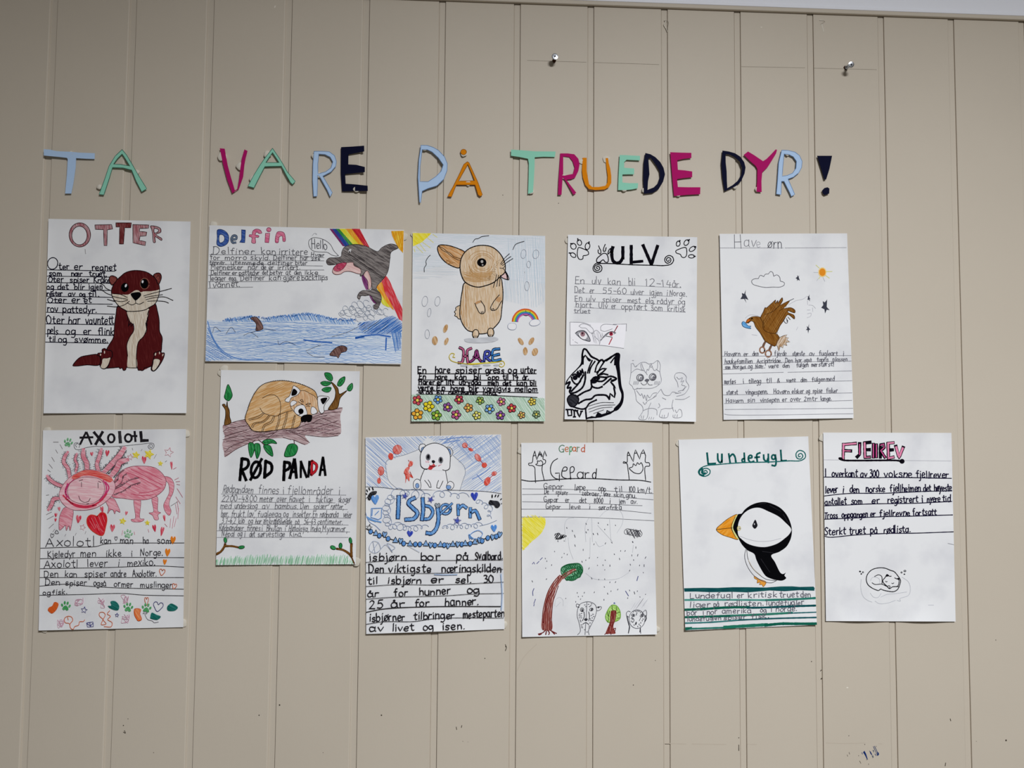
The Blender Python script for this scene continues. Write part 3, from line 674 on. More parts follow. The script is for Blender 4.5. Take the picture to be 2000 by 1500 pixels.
for P, wd in [('425,660 405,550 352,470 365,400 400,345',7.5),('500,590 520,500 495,440 515,365',5.5),('645,590 640,480 600,400 600,315',9.5),('795,590 770,500 800,400 825,310',8),('860,590 940,510 1050,390 1115,295',11),('950,640 1020,550 1060,470 1150,440',11),('1000,760 1060,700 1070,640 1130,590',8),('975,850 1090,800 1190,730 1310,695',9.5),('340,775 250,740 180,690 145,645',7.5),('290,925 225,935 200,1000 160,1065',8)]: gill(P, wd, wd in (11, 9.5) and P[0] == '9' or wd == 11 or P.startswith('1000'))
for sh in ['885,960 970,920 1030,1010 1060,1100 1010,1080 995,1120 970,1070 940,1070 905,1115 915,1040', '365,1040 465,1070 460,1200 430,1330 415,1270 385,1330 370,1265 345,1290 300,1325 295,1180 320,1100']: s.begin('leg').FS('aA', PK, '8a4a58', .8, sh).end()
s.begin('head').FS('aA', PK2, '9a5a68', 1.0, '640,565 780,575 880,610 960,680 1000,760 980,860 890,960 740,1050 560,1075 420,1055 310,950 295,860 370,720 470,630')
s.F('aA', 'e24c4a/ee8a80/10', '620,570 760,580 880,620 970,690 930,725 850,690 740,650 600,640 480,690 450,660 540,600')
s.S('aA', 'd4437c', 2.6, '480,690 400,770 380,860 420,930', '400,740 370,840 390,910', '850,700 890,780 870,870 800,950', '880,720 920,790 890,860').S('aA', 'd83c58', 3.2, '345,890 440,975 560,1018 700,1015 820,955 890,870', '380,930 500,1020 640,1040 760,1010')
s.F('aA', 'ebb6c0/f4d6da/3', '590,660 720,660 830,700 865,780 855,860 800,940 690,995 560,990 440,940 400,850 420,750 490,690')
s.S('aA', '7a3a48', .9, '590,660 720,660 830,700 865,780 855,860 800,940 690,995 560,990 440,940 400,850 420,750 490,690z')
s.begin('eye').S('aA', '3a2a30', 1.1, '!575,720 575,780', '545,705 590,690').end()
s.begin('eye').S('aA', '3a2a30', 1.1, '!783,730 785,795', '790,710 820,725').end()
s.begin('mouth').S('aA', '5a2a38', 1.2, '540,895 560,945 610,975 660,965 685,925', '640,995 668,990').end()
s.end(); s.end()
s.begin('heart').FS('aA', 'd01428/e23a4a/60', 'd8402e', 1.6, '770,1150 820,1105 870,1115 895,1180 880,1280 840,1390 720,1340 650,1250 650,1170 690,1135 740,1140').S('aA', 'f0a8b0', .6, '700,1170 760,1300', '740,1160 800,1290', '790,1150 840,1270', '840,1140 870,1220', '680,1210 740,1310', '800,1300 850,1350', '760,1250 800,1330').end()
for x, y, r, ry in [(705,365,20,26),(900,355,26,40),(1365,438,30,48),(1710,510,14,52),(295,1058,17,28),(252,1135,18,26),(248,1197,14,24),(538,1185,34,50),(835,1065,23,42),(1620,1172,15,42),(965,1298,32,46),(1495,1300,24,46),(1590,1340,22,58),(1140,1112,17,26)]: s.begin('small_heart').F('aA', 'd2324c/e87a88/70', heart(x, y, r, ry, random.uniform(-15, 15))).end()
for a_ in [(1262,378,52,10),(1425,368,68,20),(1570,485,36,5),(1095,1212,48,12),(1405,1232,38,0)]: s.begin('star_drawing').F('aA', 'e8d230/f2e678/40', raw(star(*a_, .5))).end()
for a_ in [(1190,405,40,8),(1675,345,62,15),(590,1290,40,20)]: s.begin('star_outline').S('aA', 'd88a98', .8, raw(star(*a_, .47))).end()
s.begin('paw_print'); paw(s, 'aA', '4f9a62/8ec49a/20', 410, 215, 62, 15); s.end()
s.begin('paw_print'); paw(s, 'aA', '7ab488/b8d8be/20', 1165, 1365, 62, 15); s.end()
s.begin('pencil_rays').S('aA', '8a8488', .7, '220,215 285,215', '250,310 275,355', '305,245 335,300', '200,405 235,460', '165,490 210,545', '150,565 185,590', '130,885 165,880', '130,1130 200,1095', '140,1190 225,1145', '165,1300 225,1245', '215,1345 240,1310', '365,1400 380,1375', '1490,420 1520,370', '1630,465 1650,450', '1215,290 1222,315', '1325,325 1340,305', '1700,1020 1790,965', '495,1390 510,1360', '620,1370 632,1340')
s.S('aA', 'd08a98', .9, *['!%d,%d %d,%d' % a for a in [(1735,555,1770,535),(1750,690,1800,665),(1765,715,1815,710),(1775,745,1815,755),(1780,800,1820,860),(1800,830,1850,910),(1765,905,1820,990),(1780,960,1800,1080),(1760,1000,1780,1120),(1800,1050,1790,1180),(1700,1180,1690,1290),(1740,1150,1720,1300),(1770,1170,1745,1280),(1625,1245,1655,1280),(1415,1315,1425,1350),(1240,1345,1245,1380),(1085,1385,1095,1330)]]).end()
K = '2c2a32'
s.begin('ruled_lines').S('aB', K, 1.0, '45,262 400,250 760,240 870,210 1870,195', '45,395 700,378 1870,380', '45,520 900,505 1500,485 1870,500', '45,632 1870,632', '45,740 400,715 600,735 1000,760 1870,778', '45,855 600,845 1080,832 1350,852 1870,862').end()
s.begin('handwriting')
for a in [(112,243,238,'Axolotl:125:740'),(80,203,205,'kan:810:945 man:1060:1220 ha:1350:1420 som:1530:1700'),(85,378,355,'Kjeledyr:150:495 men:560:755 ikke:885:1075 i:1200:1225 Norge.:1315:1600'),(95,508,485,'Axolotl:105:530 lever:645:900 i:1030:1055 mexiko.:1155:1505'),(80,626,618,'Den:105:280 kan:365:515 spiser:615:890 andre:945:1140 Axolotler.:1220:1520'),(76,725,762,'Den:115:300 spiser:375:640 også:725:885 ormer:985:1225 muslinger:1315:1720'),(60,852,840,'og:85:185 fisk.:205:395')]: s.W('aB', K, 1.35, *a)
s.end()
for x, y, r in [(1728,160,34),(1660,315,34),(1625,435,25)]: s.begin('orange_heart').F('aB', 'e8852a', heart(x, y, r, r*1.45, 5)).end()
s.begin('outlined_hearts').S('aB', 'cc6a42', 1.3, heart(1590,565,36,40,10), heart(1745,742,28,34,15)).S('aB', '3a3a78', 1.2, heart(1540,1000,62,58,10)).S('aB', '4a4650', 1, heart(205,105,22,26,10), heart(265,62,22,24,-60), heart(1010,140,18,24)).S('aB', 'c86a44', 1.2, heart(1395,930,24,50,0)).end()
for x, y in [(378,985),(1165,1000),(1395,1010)]: s.begin('paw_print'); paw(s, 'aB', '3f9a55/6ab47a/30', x, y, 66, 8); s.end()
s.begin('border_doodles').F('aB', 'd4541e/e06a2e/60', '235,940 285,960 275,1010 240,1060 200,1085 150,1040 165,1010 205,990').FS('aB', 'e8763a/f2a878/60', 'd2521e', 1.2, '1245,1030 1320,1035 1310,1090 1332,1160 1290,1178 1268,1150 1245,1105')
s.F('aB', '0f5e56/2e8078/30', '940,935 1000,930 1050,990 1040,1040 1000,1045 920,1010 905,990 950,985', '1655,1000 1700,960 1740,970 1790,1010 1750,1050 1660,1045', '1440,1140 1460,1075 1520,1100 1575,1125 1530,1165 1440,1145')
s.S('aB', '2c2c80', 1.1, raw(star(608,1042,42,10,.45)), raw(star(1022,1107,26,5,.45)), '!640,1205 720,1190 725,1250 650,1255z', '645,1215 690,1235 720,1205', '680,1200 690,1250')
s.S('aB', 'd2683a', 1.2, '430,1235 420,1210 370,1200 360,1150 400,1120 450,1130 465,1170 430,1220 440,1270 470,1285 490,1250 540,1230 550,1190 600,1185 615,1165', '400,1130 408,1165', '850,1160 800,1110 805,1075 850,1070 875,1100 845,1165 825,1225 885,1215 850,1170', '930,1050 900,1090 940,1120 905,1160 960,1200 950,1250 860,1250')
s.S('aB', '8a8890', 1, '1350,1085 1375,1060 1402,1085 1350,1085', '1375,1100 1410,1160 1470,1180 1490,1200 1545,1192')
s.S('aB', 'd9a9bd', .8, *[ln(scrib(x, y, rx, ry, 16)) for x, y, rx, ry in [(540,930,55,60),(822,950,50,65),(1118,912,48,58),(1125,1150,55,60),(312,1215,48,55)]]).end()
# ---------------------------------------------------------------- DELFIN
s = poster('dolphin_poster', 'wide landscape poster titled Delfin with dolphin, rainbow and blue sea', [(409,440),(789.2,449),(783.8,711.6),(401,705.5)], (.003,.001,.001,.0015,1,.3), tacks=[(417,439,7),(789,462,7)])
s.begin('title').FS('dA', '2f4f9e/5a78b8/20', '26304e', 1, '230,108 300,105 370,150 400,220 385,300 330,345 270,358 222,330 225,220;262,182 310,185 335,225 320,280 265,300', '!590,105 650,110 640,300 560,295 590,250').S('dA', '2e3648', 4.6, '445,250 510,245 512,205 480,192 448,215 438,260 462,300 500,298').S('dA', '6a7a92', 2.8, '445,250 510,245 512,205 480,192 448,215 438,260 462,300 500,298')
s.FS('dA', 'd8688e/e896ae/20', '7a2e4c', 1, '745,300 745,220 705,207 710,180 745,180 760,125 810,95 870,110 895,155 850,160 820,140 797,180 850,195 845,220 800,220 800,305', ell(1000,105,34,32), '!950,160 1015,155 1000,300 942,295', '1130,140 1220,145 1245,200 1245,280 1215,280 1200,200 1160,210 1140,298 1100,295').end()
K = '55555c'
s.begin('ruled_lines').S('dA', '6a6a70', .9, '110,480 1400,490 1650,515 1830,525', '110,570 1830,572', '110,632 900,625 1300,640 1810,650', '110,712 1830,710', '95,790 1840,798', '95,885 700,885 1880,858', '90,985 600,970 760,968').end()
s.begin('handwriting')
for a in [(130,475,475,'D:160:255'),(95,470,485,'elfiner:290:780 kan:885:1100 irritere:1150:1585'),(62,508,512,'Hvær:1635:1835'),(75,556,560,'for:115:260 morro:340:665 skyld.:725:1020 Delfiner:1070:1420 har:1470:1595'),(40,564,566,'256:1640:1770'),(65,628,635,'tenner.:110:360 utemmede:430:920 delfiner:985:1360 biter:1400:1575'),(75,700,705,'Mennesker:130:610 når:685:835 de:885:960 er:1000:1075 irritert.:1135:1470'),(68,785,780,'Delfiner:130:420 er:445:525 pattedyr:555:860 det:905:985 betyr:1015:1210 at:1255:1330 den:1380:1490 ikke:1535:1740'),(80,872,855,'legger:120:355 egg.:400:520 Delfiner:575:940 kan:1005:1180 gjøre:1215:1460 backflips:1495:1885'),(90,978,965,'I:105:125 vannet.:165:570')]: s.W('dA', K, 1.3, *a)
s.end()
s.begin('speech_bubble').S('dB', '4a4a50', 1.0, '470,495 400,420 350,330 270,265 180,232 90,225 30,265 22,320 50,390 110,430 210,440 300,445 370,485 430,500 470,495').W('dB', K, 1.4, 130, 380, 402, 'Hello:65:300').S('dB', '9a9aa0', .7, '75,195 100,165 130,160 145,178 125,172').end()
s.begin('rainbow_drawing')
tx = [335,375,430,480,572,672,788]; bx = [532,568,640,695,775,850,935]; by = [350,355,345,335,328,340,368]
for c, i in [('7f3a74/a86a9a',0),('2a4796/4c68b0',1),('388a44/62a868',2),('e2da3a/eee87a',3),('ea9c2c/f2bc5c',4),('d2343e/e2707a',5)]:
    s.F('dB', c+'/62/.5/.72', '!%d,%d %d,%d %d,%d %d,%d' % (tx[i],90,tx[i+1],92,bx[i+1],by[i+1],bx[i],by[i]))
s.S('dB', 'b01c28', 1.2, '!680,100 870,350', '!700,100 900,360', '!770,110 925,360').S('dB', '7a2a6a', 1, '!345,95 540,345', '!360,95 560,350')
s.end()
s.begin('rainbow_drawing').F('dB', 'd63a44/ea8a90/65/.45/.7', '1175,795 1230,860 1290,990 1340,1110 1400,1230 1430,1300 1440,1480 1390,1460 1330,1340 1240,1180 1170,1060 1115,890').F('dB', 'ea962a/f2b85a/65', '1115,890 1170,1060 1240,1180 1300,1310 1250,1270 1130,1120 1045,970 1080,920').F('dB', 'ddd83a/ece878/65', '1050,980 1100,1060 1190,1190 1240,1270 1130,1220 1090,1100').F('dB', '6a2a62/9a5a90/65', '820,800 870,780 922,1000 895,1012', '935,1090 970,1120 1050,1220 1010,1210 960,1150').end()
s.begin('sun_drawing').F('dB', 'eaa020/f4ce4a/100', '!1262,125 1450,120 1440,455 1370,380 1310,270 1275,190').S('dB', 'd98a14', .9, '!1320,130 1400,390', '!1370,130 1430,420', '!1290,140 1360,360', '!1410,130 1440,400').end()
s.begin('sea_drawing').F('dC', 'd2def0/e2eaf4/5', '!47,215 200,235 240,208 480,180 600,208 820,178 1000,150 1200,185 1330,230 1480,240 1700,220 1840,188 1935,235 1922,640 32,612')
s.hatch('dC', ['8fb0de','6f98d4','a8c2e4'], '!47,240 480,230 1000,235 1480,280 1925,330 1922,640 32,612', 2, 2.1, 1.0, wob=3.2).hatch('dC', ['6f98d4','a8c2e4'], '!100,330 700,300 1400,300 1500,560 400,560', -7, 4.2, 1.0, wob=3)
s.hatch('dC', ['6f9cd8','94b6e2'], '!200,240 240,205 480,178 490,225 580,230 640,195 820,172 1000,148 1200,185 1330,228 1440,200 1480,262 1300,260 1000,225 640,240 480,240', 62, 1.9, 1.4).S('dC', '4f80ca', 1.1, *[ln([(x+random.uniform(-9, 9), y+random.uniform(-14, 14)) for _ in range(5)]) for x, y in [(x, 222-55*math.exp(-((x-1010)/190)**2)-32*math.exp(-((x-480)/120)**2)-25*math.exp(-((x-740)/110)**2)) for x in range(205, 1480, 16)]])
s.hatch('dC', ['3a6cbc','5a88cc'], '1500,265 1700,222 1840,186 1920,250 1925,330 1700,355 1560,345', -35, 1.5, 1.5)
s.hatch('dC', ['4a7cc6','6a98d6'], '!1820,330 1920,320 1915,490 1860,530 1830,400', 80, 1.6, 1.3)
s.S('dC', '3468bc', 2.6, '1480,390 1600,370 1700,365 1815,385', '1480,400 1560,385', '980,415 1100,430 1250,440', '1775,395 1770,510').S('dC', '5f8cce', 1.8, '52,235 80,330 130,440 210,530 300,580 400,605 580,605', '55,300 110,420 190,530 280,590').hatch('dC', ['5f8cce','86a9dc'], '!45,330 100,420 180,520 300,600 32,612', 30, 2.4, 1.2)
s.S('dC', '56565e', .8, '100,345 120,290 180,335', '230,355 280,292 320,340', '470,345 580,310 710,322', '400,370 470,345 540,390', '1010,535 1080,575 1180,580', '1250,385 1400,340 1500,290', '1000,520 1140,462', '730,420 740,460 800,430 900,460').end()
s.begin('spray_drawing').S('dB', '98a2b4', .7, *[ln(ell(x+random.uniform(-25, 25), y+random.uniform(-15, 15), random.uniform(30, 75), random.uniform(22, 48), random.uniform(0, 90), 11, 0, random.uniform(250, 420))) for x, y in [(520,1340),(580,1300),(650,1270),(720,1250),(800,1240),(880,1235),(620,1350),(700,1330),(780,1310),(860,1300),(940,1290),(1020,1300),(1100,1310),(760,1390),(840,1370),(920,1360),(1000,1350),(1120,1340),(1200,1330),(760,1440),(860,1430),(950,1410),(540,1390)]]).end()
def fin(sh): s.begin('fin_drawing').FS('dC', '5a3c38/8a6a64/60', '2e2220', 1, sh).end()
fin('465,205 520,195 570,250 585,305 520,325 520,260 490,225'); fin('1230,560 1290,490 1350,470 1395,490 1390,520 1340,540 1310,590 1300,575')
s.begin('dolphin_drawing').FS('dB', '524b4c/928a88/20/.36/.60', '35302f', 1.0, '290,570 330,530 420,525 510,505 520,440 555,370 640,335 760,325 900,360 1060,430 1120,375 1240,320 1330,335 1365,375 1290,415 1255,450 1240,560 1215,720 1170,810 1050,950 1040,1000 1090,1050 1115,1140 1080,1250 1055,1295 1010,1290 1000,1240 1040,1215 990,1150 950,1090 870,1095 810,1095 785,1150 755,1120 775,1060 830,1020 960,1010 965,900 930,790 890,720 830,790 800,800 795,700 700,640 600,600 480,610 390,630 310,625')
s.hatch('dB', ['3a3536','7a7472','8e8886'], '330,540 510,510 560,380 760,330 1050,430 1230,330 1240,560 1160,800 1050,930 930,780 800,690 600,595 400,620', 35, 2.2, .9)
s.begin('belly').FS('dB', 'dcb2ae/e8ccc8/60', '5a4444', .8, '962,880 940,790 900,720 850,785 905,870 925,1005 955,980').end()
s.begin('mouth').FS('dB', 'e2b8b6/eed2ce/20', '6a4848', .9, '380,740 400,670 480,620 600,600 690,600 700,640 800,700 800,765 640,730 560,735 500,770 420,775').FS('dB', 'b83c5c/d0687e/30', '6a2438', .9, '590,605 540,690 470,730 420,725 395,700 430,640 480,612').S('dB', '6a2438', .8, '460,640 450,690 500,690').end()
s.begin('eye').F('dB', 'd8d8da', '632,400 660,392 655,435 640,455 618,440').F('dB', '2a2628', ell(635,440,9,18)).end()
s.end()
# ---------------------------------------------------------------- RED PANDA
s = poster('red_panda_poster', 'white poster titled RØD PANDA with a curled tan panda on a branch', [(431.5,722.7),(702.7,725),(694.8,1102),(421.8,1103.7)], (.0025,.001,.001,.0015,1,.2), tacks=[(438,721,8),(431,729,6),(695,1097,9)])
s.begin('branch_drawing').F('rA', '9a787c/d0babc/15/.36/.64', '130,720 270,680 400,650 600,650 1060,660 1230,600 1360,545 1585,510 1560,600 1570,740 1560,830 1380,865 1130,850 1180,935 1130,960 970,900 850,880 680,890 450,940 300,1010 150,1110 140,1050 120,950 150,860 130,790')
s.S('rA', '4a3236', 1.1, '135,725 270,680 400,650', '130,800 200,750 300,745 420,720', '150,860 260,820 420,780', '130,900 300,860 500,850 640,820', '170,920 350,900 560,860 760,810', '150,1050 230,980 360,930 520,880 680,860 860,850', '150,1105 300,1010 450,940', '860,790 1000,770 1130,720 1230,690', '1230,690 1340,640 1400,660 1480,690 1520,670', '1060,745 1200,700 1400,715 1560,748', '900,790 1060,790 1200,760 1480,785', '960,800 1080,830 1190,850 1380,865 1535,850', '1100,790 1250,790 1420,825 1560,822', '1360,545 1450,535 1585,510', '1225,625 1360,580 1560,560', '930,800 1060,850 1185,935', '970,895 1130,960', '660,890 740,830 800,780', '860,870 960,900', '1080,690 1200,650 1400,600')
s.hatch('rA', ['92707a','6e5056'], '150,800 500,720 900,790 1500,600 1540,820 1120,830 700,860 400,920 160,1060', -18, 3.4, .8).end()
TW = '6a4420/8a6230/80'
for sh in ['150,720 160,600 155,530 120,470 150,465 165,500 180,430 185,490 205,540 210,620 225,690', '1415,530 1490,400 1500,300 1450,195 1530,270 1550,340 1640,300 1560,390 1520,515']: s.begin('twig').FS('rA', TW, '20140c', 1.2, sh).end()
def leaf(crop, sh, vein=None, wd=1.2):
    s.begin('leaf').FS(crop, '1f8040/3f9a5a/60', '12301c', wd, sh)
    if vein: s.S(crop, '12301c', .9, vein)
    s.end()
for sh, v in [('190,225 235,320 240,370 195,425 145,385 155,330','190,330 185,410'),('1370,85 1440,90 1468,150 1450,185 1390,150','1390,110 1450,180'),('1320,205 1360,185 1450,205 1400,240 1350,235','1340,208 1430,208'),('1335,290 1380,260 1450,265 1430,310 1390,320','1360,295 1440,268'),('1615,130 1610,190 1560,245 1525,235 1550,165','1590,170 1535,235'),('1705,210 1710,270 1680,305 1645,290 1655,250','1695,240 1655,290'),('445,940 490,935 515,1000 470,1115 440,1010','470,950 475,1080'),('515,950 570,950 585,1030 545,1130 520,1040','545,960 555,1090'),('610,925 660,895 740,900 785,945 720,940 640,960','630,935 740,920'),('625,970 700,970 730,1030 735,1100 660,1050','640,985 720,1070'),('930,960 1000,950 1040,990 1010,1080 950,1105 880,1100 895,1020','970,970 940,1080')]: leaf('rA', sh, v)
s.begin('stalks').S('rA', '5a3a40', 1.6, '560,900 600,930 630,960', '995,905 1000,950', '520,905 480,935').end()
TN = 'd0a068/e6c69c/-25'
s.begin('panda_drawing').FS('rA', TN, '3a2a22', 1.2, '400,650 430,530 470,420 530,310 600,235 700,195 850,178 1000,200 1150,250 1250,310 1280,380 1290,560 1230,590 1100,640 1050,740 850,770 730,790 620,805 500,790 440,720')
s.hatch('rA', ['c08848','d6a468'], '480,560 560,330 700,230 900,200 1150,280 900,400 780,360 640,380', -22, 3.2, 1.1)
s.S('rA', '3a2a22', 1.1, '610,390 680,355 770,360 820,420 832,520 810,600 680,595 610,560 580,510', '820,590 900,560 985,540', '440,720 480,780 600,800 730,785', '620,570 560,610 440,650', '630,580 580,625 450,662', '690,600 620,670 500,700 475,745', '700,612 635,680 515,712 490,755', '745,605 715,670 625,725 600,800', '760,612 730,685 640,735 615,800', '812,590 800,680 770,775', '830,592 815,690 785,775', '905,565 885,660 850,765', '920,562 900,670 870,765', '1000,600 980,680 965,760', '1012,600 995,690 980,760')
zz = smooth(pts('px', '440,720 400,650 430,530 470,420 530,310 600,235 700,195 850,178 1000,200 1150,250 1250,310 1280,380'), False, 1.4)
zz = resample(zz, 11)
for k in range(0, len(zz)-1, 2):
    (x, y), (x2, y2) = zz[k], zz[k+1]; s.S('rA', '3a2a22', .9, '!%.1f,%.1f %.1f,%.1f' % (x, y, x2-(y2-y)*-.7+random.uniform(-3, 3), y2-(x2-x)*.7))
s.begin('head').F('rA', 'd0a074/e6c8a6/80', '940,440 1070,300 1200,340 1270,400 1290,560 1200,600 1100,620 1010,580 950,500').S('rA', '3a2a22', 1.0, '1070,300 1120,300 1200,340 1250,370 1285,420', '950,450 960,510 1000,560 1040,600')
WH = 'eeeef2'
s.FS('rA', WH, '3a2a22', 1.0, '950,450 985,420 1030,440 960,490', '1205,580 1210,500 1240,500 1280,560 1230,590', '995,540 1030,490 1110,475 1140,520 1155,590 1110,620 1040,600')
s.begin('ear').FS('rA', WH, '3a2a22', 1.1, '935,370 970,290 990,240 1070,300 1040,350 960,390 935,440 885,425 900,395').F('rA', '0c0a0c', '965,360 990,275 1035,310 1020,350').end()
s.begin('ear').FS('rA', WH, '3a2a22', 1.1, '1290,375 1360,365 1425,385 1380,450 1360,500 1360,560 1330,580 1300,540 1285,450').F('rA', '0c0a0c', '1320,402 1402,388 1350,468').end()
s.begin('nose').F('rA', '0a080a', ell(1080,552,33,35)).S('rA', '1a1214', 1.2, '1080,580 1050,600 1030,590').end()
s.begin('closed_eyes').S('rA', '2a1a18', 1.1, '1070,420 1090,405 1110,440 1085,430 1070,420', '1045,435 1105,470', '1140,470 1170,452 1198,460 1170,474 1140,470', '!1145,490 1192,490').end()
s.begin('paw').F('rA', '0c0a0c', '1075,640 1110,600 1215,600 1205,670 1165,685 1150,672 1130,690 1110,675 1095,685').end()
s.end(); s.end()
s.begin('title').S('rA', '0a090c', 6.0, '!360,1130 335,1390', '365,1130 430,1145 440,1200 410,1245 355,1270', '!360,1270 410,1390', '!650,1160 635,1360', '650,1160 715,1195 720,1280 640,1352', '!880,1170 870,1390', '880,1172 940,1185 935,1245 875,1280', '!1000,1140 945,1365', '!1003,1140 1025,1360').S('rA', '0a090c', 5.6, ell(530,1265,58,98,8), '!600,1135 465,1385').S('rA', '0a090c', 4.6, '!960,1290 1020,1290', '!1078,1355 1080,1165', '!1080,1165 1150,1355', '!1170,1350 1185,1165', '!1348,1115 1310,1330', '!1350,1115 1378,1330', '!1325,1265 1370,1265').S('rA', '2a0a0c', 5.4, '!1215,1160 1207,1325', '1215,1160 1270,1205 1262,1270 1207,1325').S('rA', 'c4222e', 4.0, '!1215,1160 1207,1325', '1215,1160 1270,1205 1262,1270 1207,1325').end()
K = '7c7c82'
s.begin('ruled_lines').S('rB', '9c9ca4', .7, '115,230 1740,245', '110,335 1600,345', '100,425 1760,432', '110,530 1800,545', '90,620 1770,635', '60,710 1790,725', '60,797 1770,797').end()
s.begin('handwriting')
for a in [(105,215,238,'Rødpandaen:135:525 finnes:600:860 i:915:940 fjellområder:980:1565 i:1640:1665'),(85,330,342,'2200-4800:120:575 meter:615:790 over:835:960 havet:1000:1190 i:1245:1270 fuktige:1340:1560 skoger:1635:1800'),(80,420,430,'med:100:245 underskog:285:580 av:645:740 bambus.:810:1110 Den:1145:1250 spiser:1315:1485 røtter,:1540:1710'),(85,528,540,'bær,:110:210 frukt,:245:430 lav,:450:550 fugleegg:590:885 og:925:985 insekter.:1040:1290 En:1305:1360 rødpanda:1395:1635 veier:1700:1810'),(75,614,630,'3,7-6,2:120:300 kilo:340:415 og:465:520 har:555:635 en:665:720 kroppslengde:740:1030 på:1075:1130 56-63:1190:1340 centimeter.:1365:1695'),(80,705,725,'Rødpandaer:85:400 finnes:445:620 i:640:660 Bhutan:700:900 i:935:955 Himalaya,:990:1250 India,:1275:1420 Myanmar,:1430:1755'),(75,785,790,'Nepal:120:285 og:325:380 i:415:435 det:480:550 sørvestlige:590:940 Kina.:1000:1165')]: s.W('rB', K, 1.15, *a, shx=.12)
s.end()
s.begin('grass_drawing').hatch('rB', ['9accaa','bcdfc6','7cbc90'], '!47,1075 300,1060 650,1035 900,1055 1200,1045 1450,1025 1750,1045 1828,1145 47,1155', -78, 1.7, 1.3, slip=2.5).end()
s.begin('twig').S('rB', '5a3614', 4.6, '52,1015 110,980 155,915 165,885').S('rB', '5a3614', 3.6, '160,912 250,910 330,925').S('rB', '7a5022', 2.6, '60,1008 115,972 158,910 250,912 320,922').end()
s.begin('twig').S('rB', '5a3614', 4.2, '1620,945 1700,960 1780,1010 1810,1050').S('rB', '5a3614', 4.8, '1810,880 1808,960 1812,1040').S('rB', '5a3614', 2.6, '1812,1050 1830,1100 1846,1135').S('rB', '7a5022', 2.6, '1640,950 1700,962 1780,1008', '1810,895 1808,1030').end()
for sh in [ell(168,832,20,36,-8), ell(378,925,40,20,-8), ell(1570,930,38,24,25), ell(1668,905,22,36), ell(1797,837,19,40,-12)]: leaf('rB', ln(sh), None, 1.0)
# ---------------------------------------------------------------- HARE
s = poster('hare_poster', 'poster titled HARE with a tan bunny above a flower meadow', [(806,454.7),(1064.8,460.7),(1064.5,823),(803.4,823.5)], (.003,.001,.0012,.0012,1,.1), tacks=[(808,458,6)])
s.begin('sky_shading').F('hA', 'dfe5ec/e8eaf1/2', '!72,64 1720,102 1724,700 1200,640 640,420 74,560').hatch('hA', ['cdd9e4','d8e0ea'], '!72,64 1720,102 1722,260 900,190 380,210 72,420', 2, 2.6, .9).hatch('hA', ['c3d3e0','d3dee8'], '!1250,130 1718,110 1724,900 1600,1000 1200,900 1220,560', 87, 2.4, .9).hatch('hA', ['dce3ea'], '!74,330 640,280 640,600 74,640', 2, 3, .8).end()
s.begin('sun_drawing').F('hA', 'f0de28/f6ea60/40', '!71,64 305,68 250,122 180,182 74,232').S('hA', 'e6dc6a', 1.1, '320,80 375,118', '250,120 330,185', '190,175 290,250', '150,190 230,290', '110,225 195,310', '85,260 100,300').end()
TN, LN = 'd4b692/e6d3bc/85', '100d10'
s.begin('rabbit_drawing')
s.begin('tail').FS('hA', TN, LN, 1.5, '665,970 630,978 605,1000 612,1025 590,1045 605,1072 592,1095 620,1108 640,1132 668,1135').end()
s.begin('body').FS('hA', TN, LN, 1.9, '715,690 690,780 665,950 660,1100 700,1210 760,1280 830,1300 880,1320 1000,1310 1080,1250 1160,1150 1180,1020 1195,860 1190,730 1160,620 900,660')
s.hatch('hA', ['b88a58','c89c6c'], '720,720 760,730 750,1000 740,1150 780,1260 700,1190 672,1080 690,850', 88, 2.2, 1.1).hatch('hA', ['ceac84','d8bc98'], '760,750 1150,760 1150,1100 1040,1240 850,1270 770,1100', 86, 3.4, .8).end()
s.begin('arm').F('hA', 'c4966a', '850,935 915,905 920,930 870,960').FS('hA', 'e4d0b8', 'e4d0b8', .5, '858,965 925,935 962,985 965,1045 940,1068 905,1055 875,1000').S('hA', LN, 1.5, '845,940 870,1000 905,1060 940,1072 970,1050 965,980 920,910', '925,1045 930,1062', '945,1040 948,1062').end()
s.begin('arm').F('hA', 'c89c72', '1125,865 1170,870 1155,925 1110,905').S('hA', LN, 1.5, '1150,835 1080,920 1040,1010 1060,1030 1110,1020 1180,910', '1058,1005 1062,1028', '1075,1005 1085,1025').end()
for x, r in [(855,6),(1043,0)]: s.begin('foot').FS('hA', TN, LN, 1.7, ln(ell(x,1323 if x < 900 else 1305,40,56,r))).S('hA', LN, 1.2, *['%d,%d %d,%d' % (x+d, 1345 if x < 900 else 1330, x+d*1.1-2, 1374 if x < 900 else 1356) for d in (-18, 0, 18)]).end()
s.begin('ear').FS('hA', 'c89058/e0bc94/35', LN, 1.8, '725,312 600,245 480,215 395,220 380,250 400,330 460,410 540,465 652,496 672,410').S('hA', LN, 1.1, '395,225 460,262 490,290 540,320 590,362 680,385', '395,232 450,285 500,310 540,345 600,385 670,410').S('hA', 'a87440', .9, *[ln(scrib(540,425,70,28,12))]).end()
s.begin('ear').FS('hA', 'e6c4c4', LN, 1.6, '1215,535 1250,580 1268,645 1230,640 1170,605').S('hA', LN, 2.4, '1225,550 1245,590 1252,640').end()
s.begin('head').FS('hA', TN, LN, 2.0, '660,480 680,370 740,285 830,235 950,218 1060,240 1150,310 1205,400 1225,480 1215,560 1170,600 1080,680 980,720 890,738 800,720 720,670 675,580')
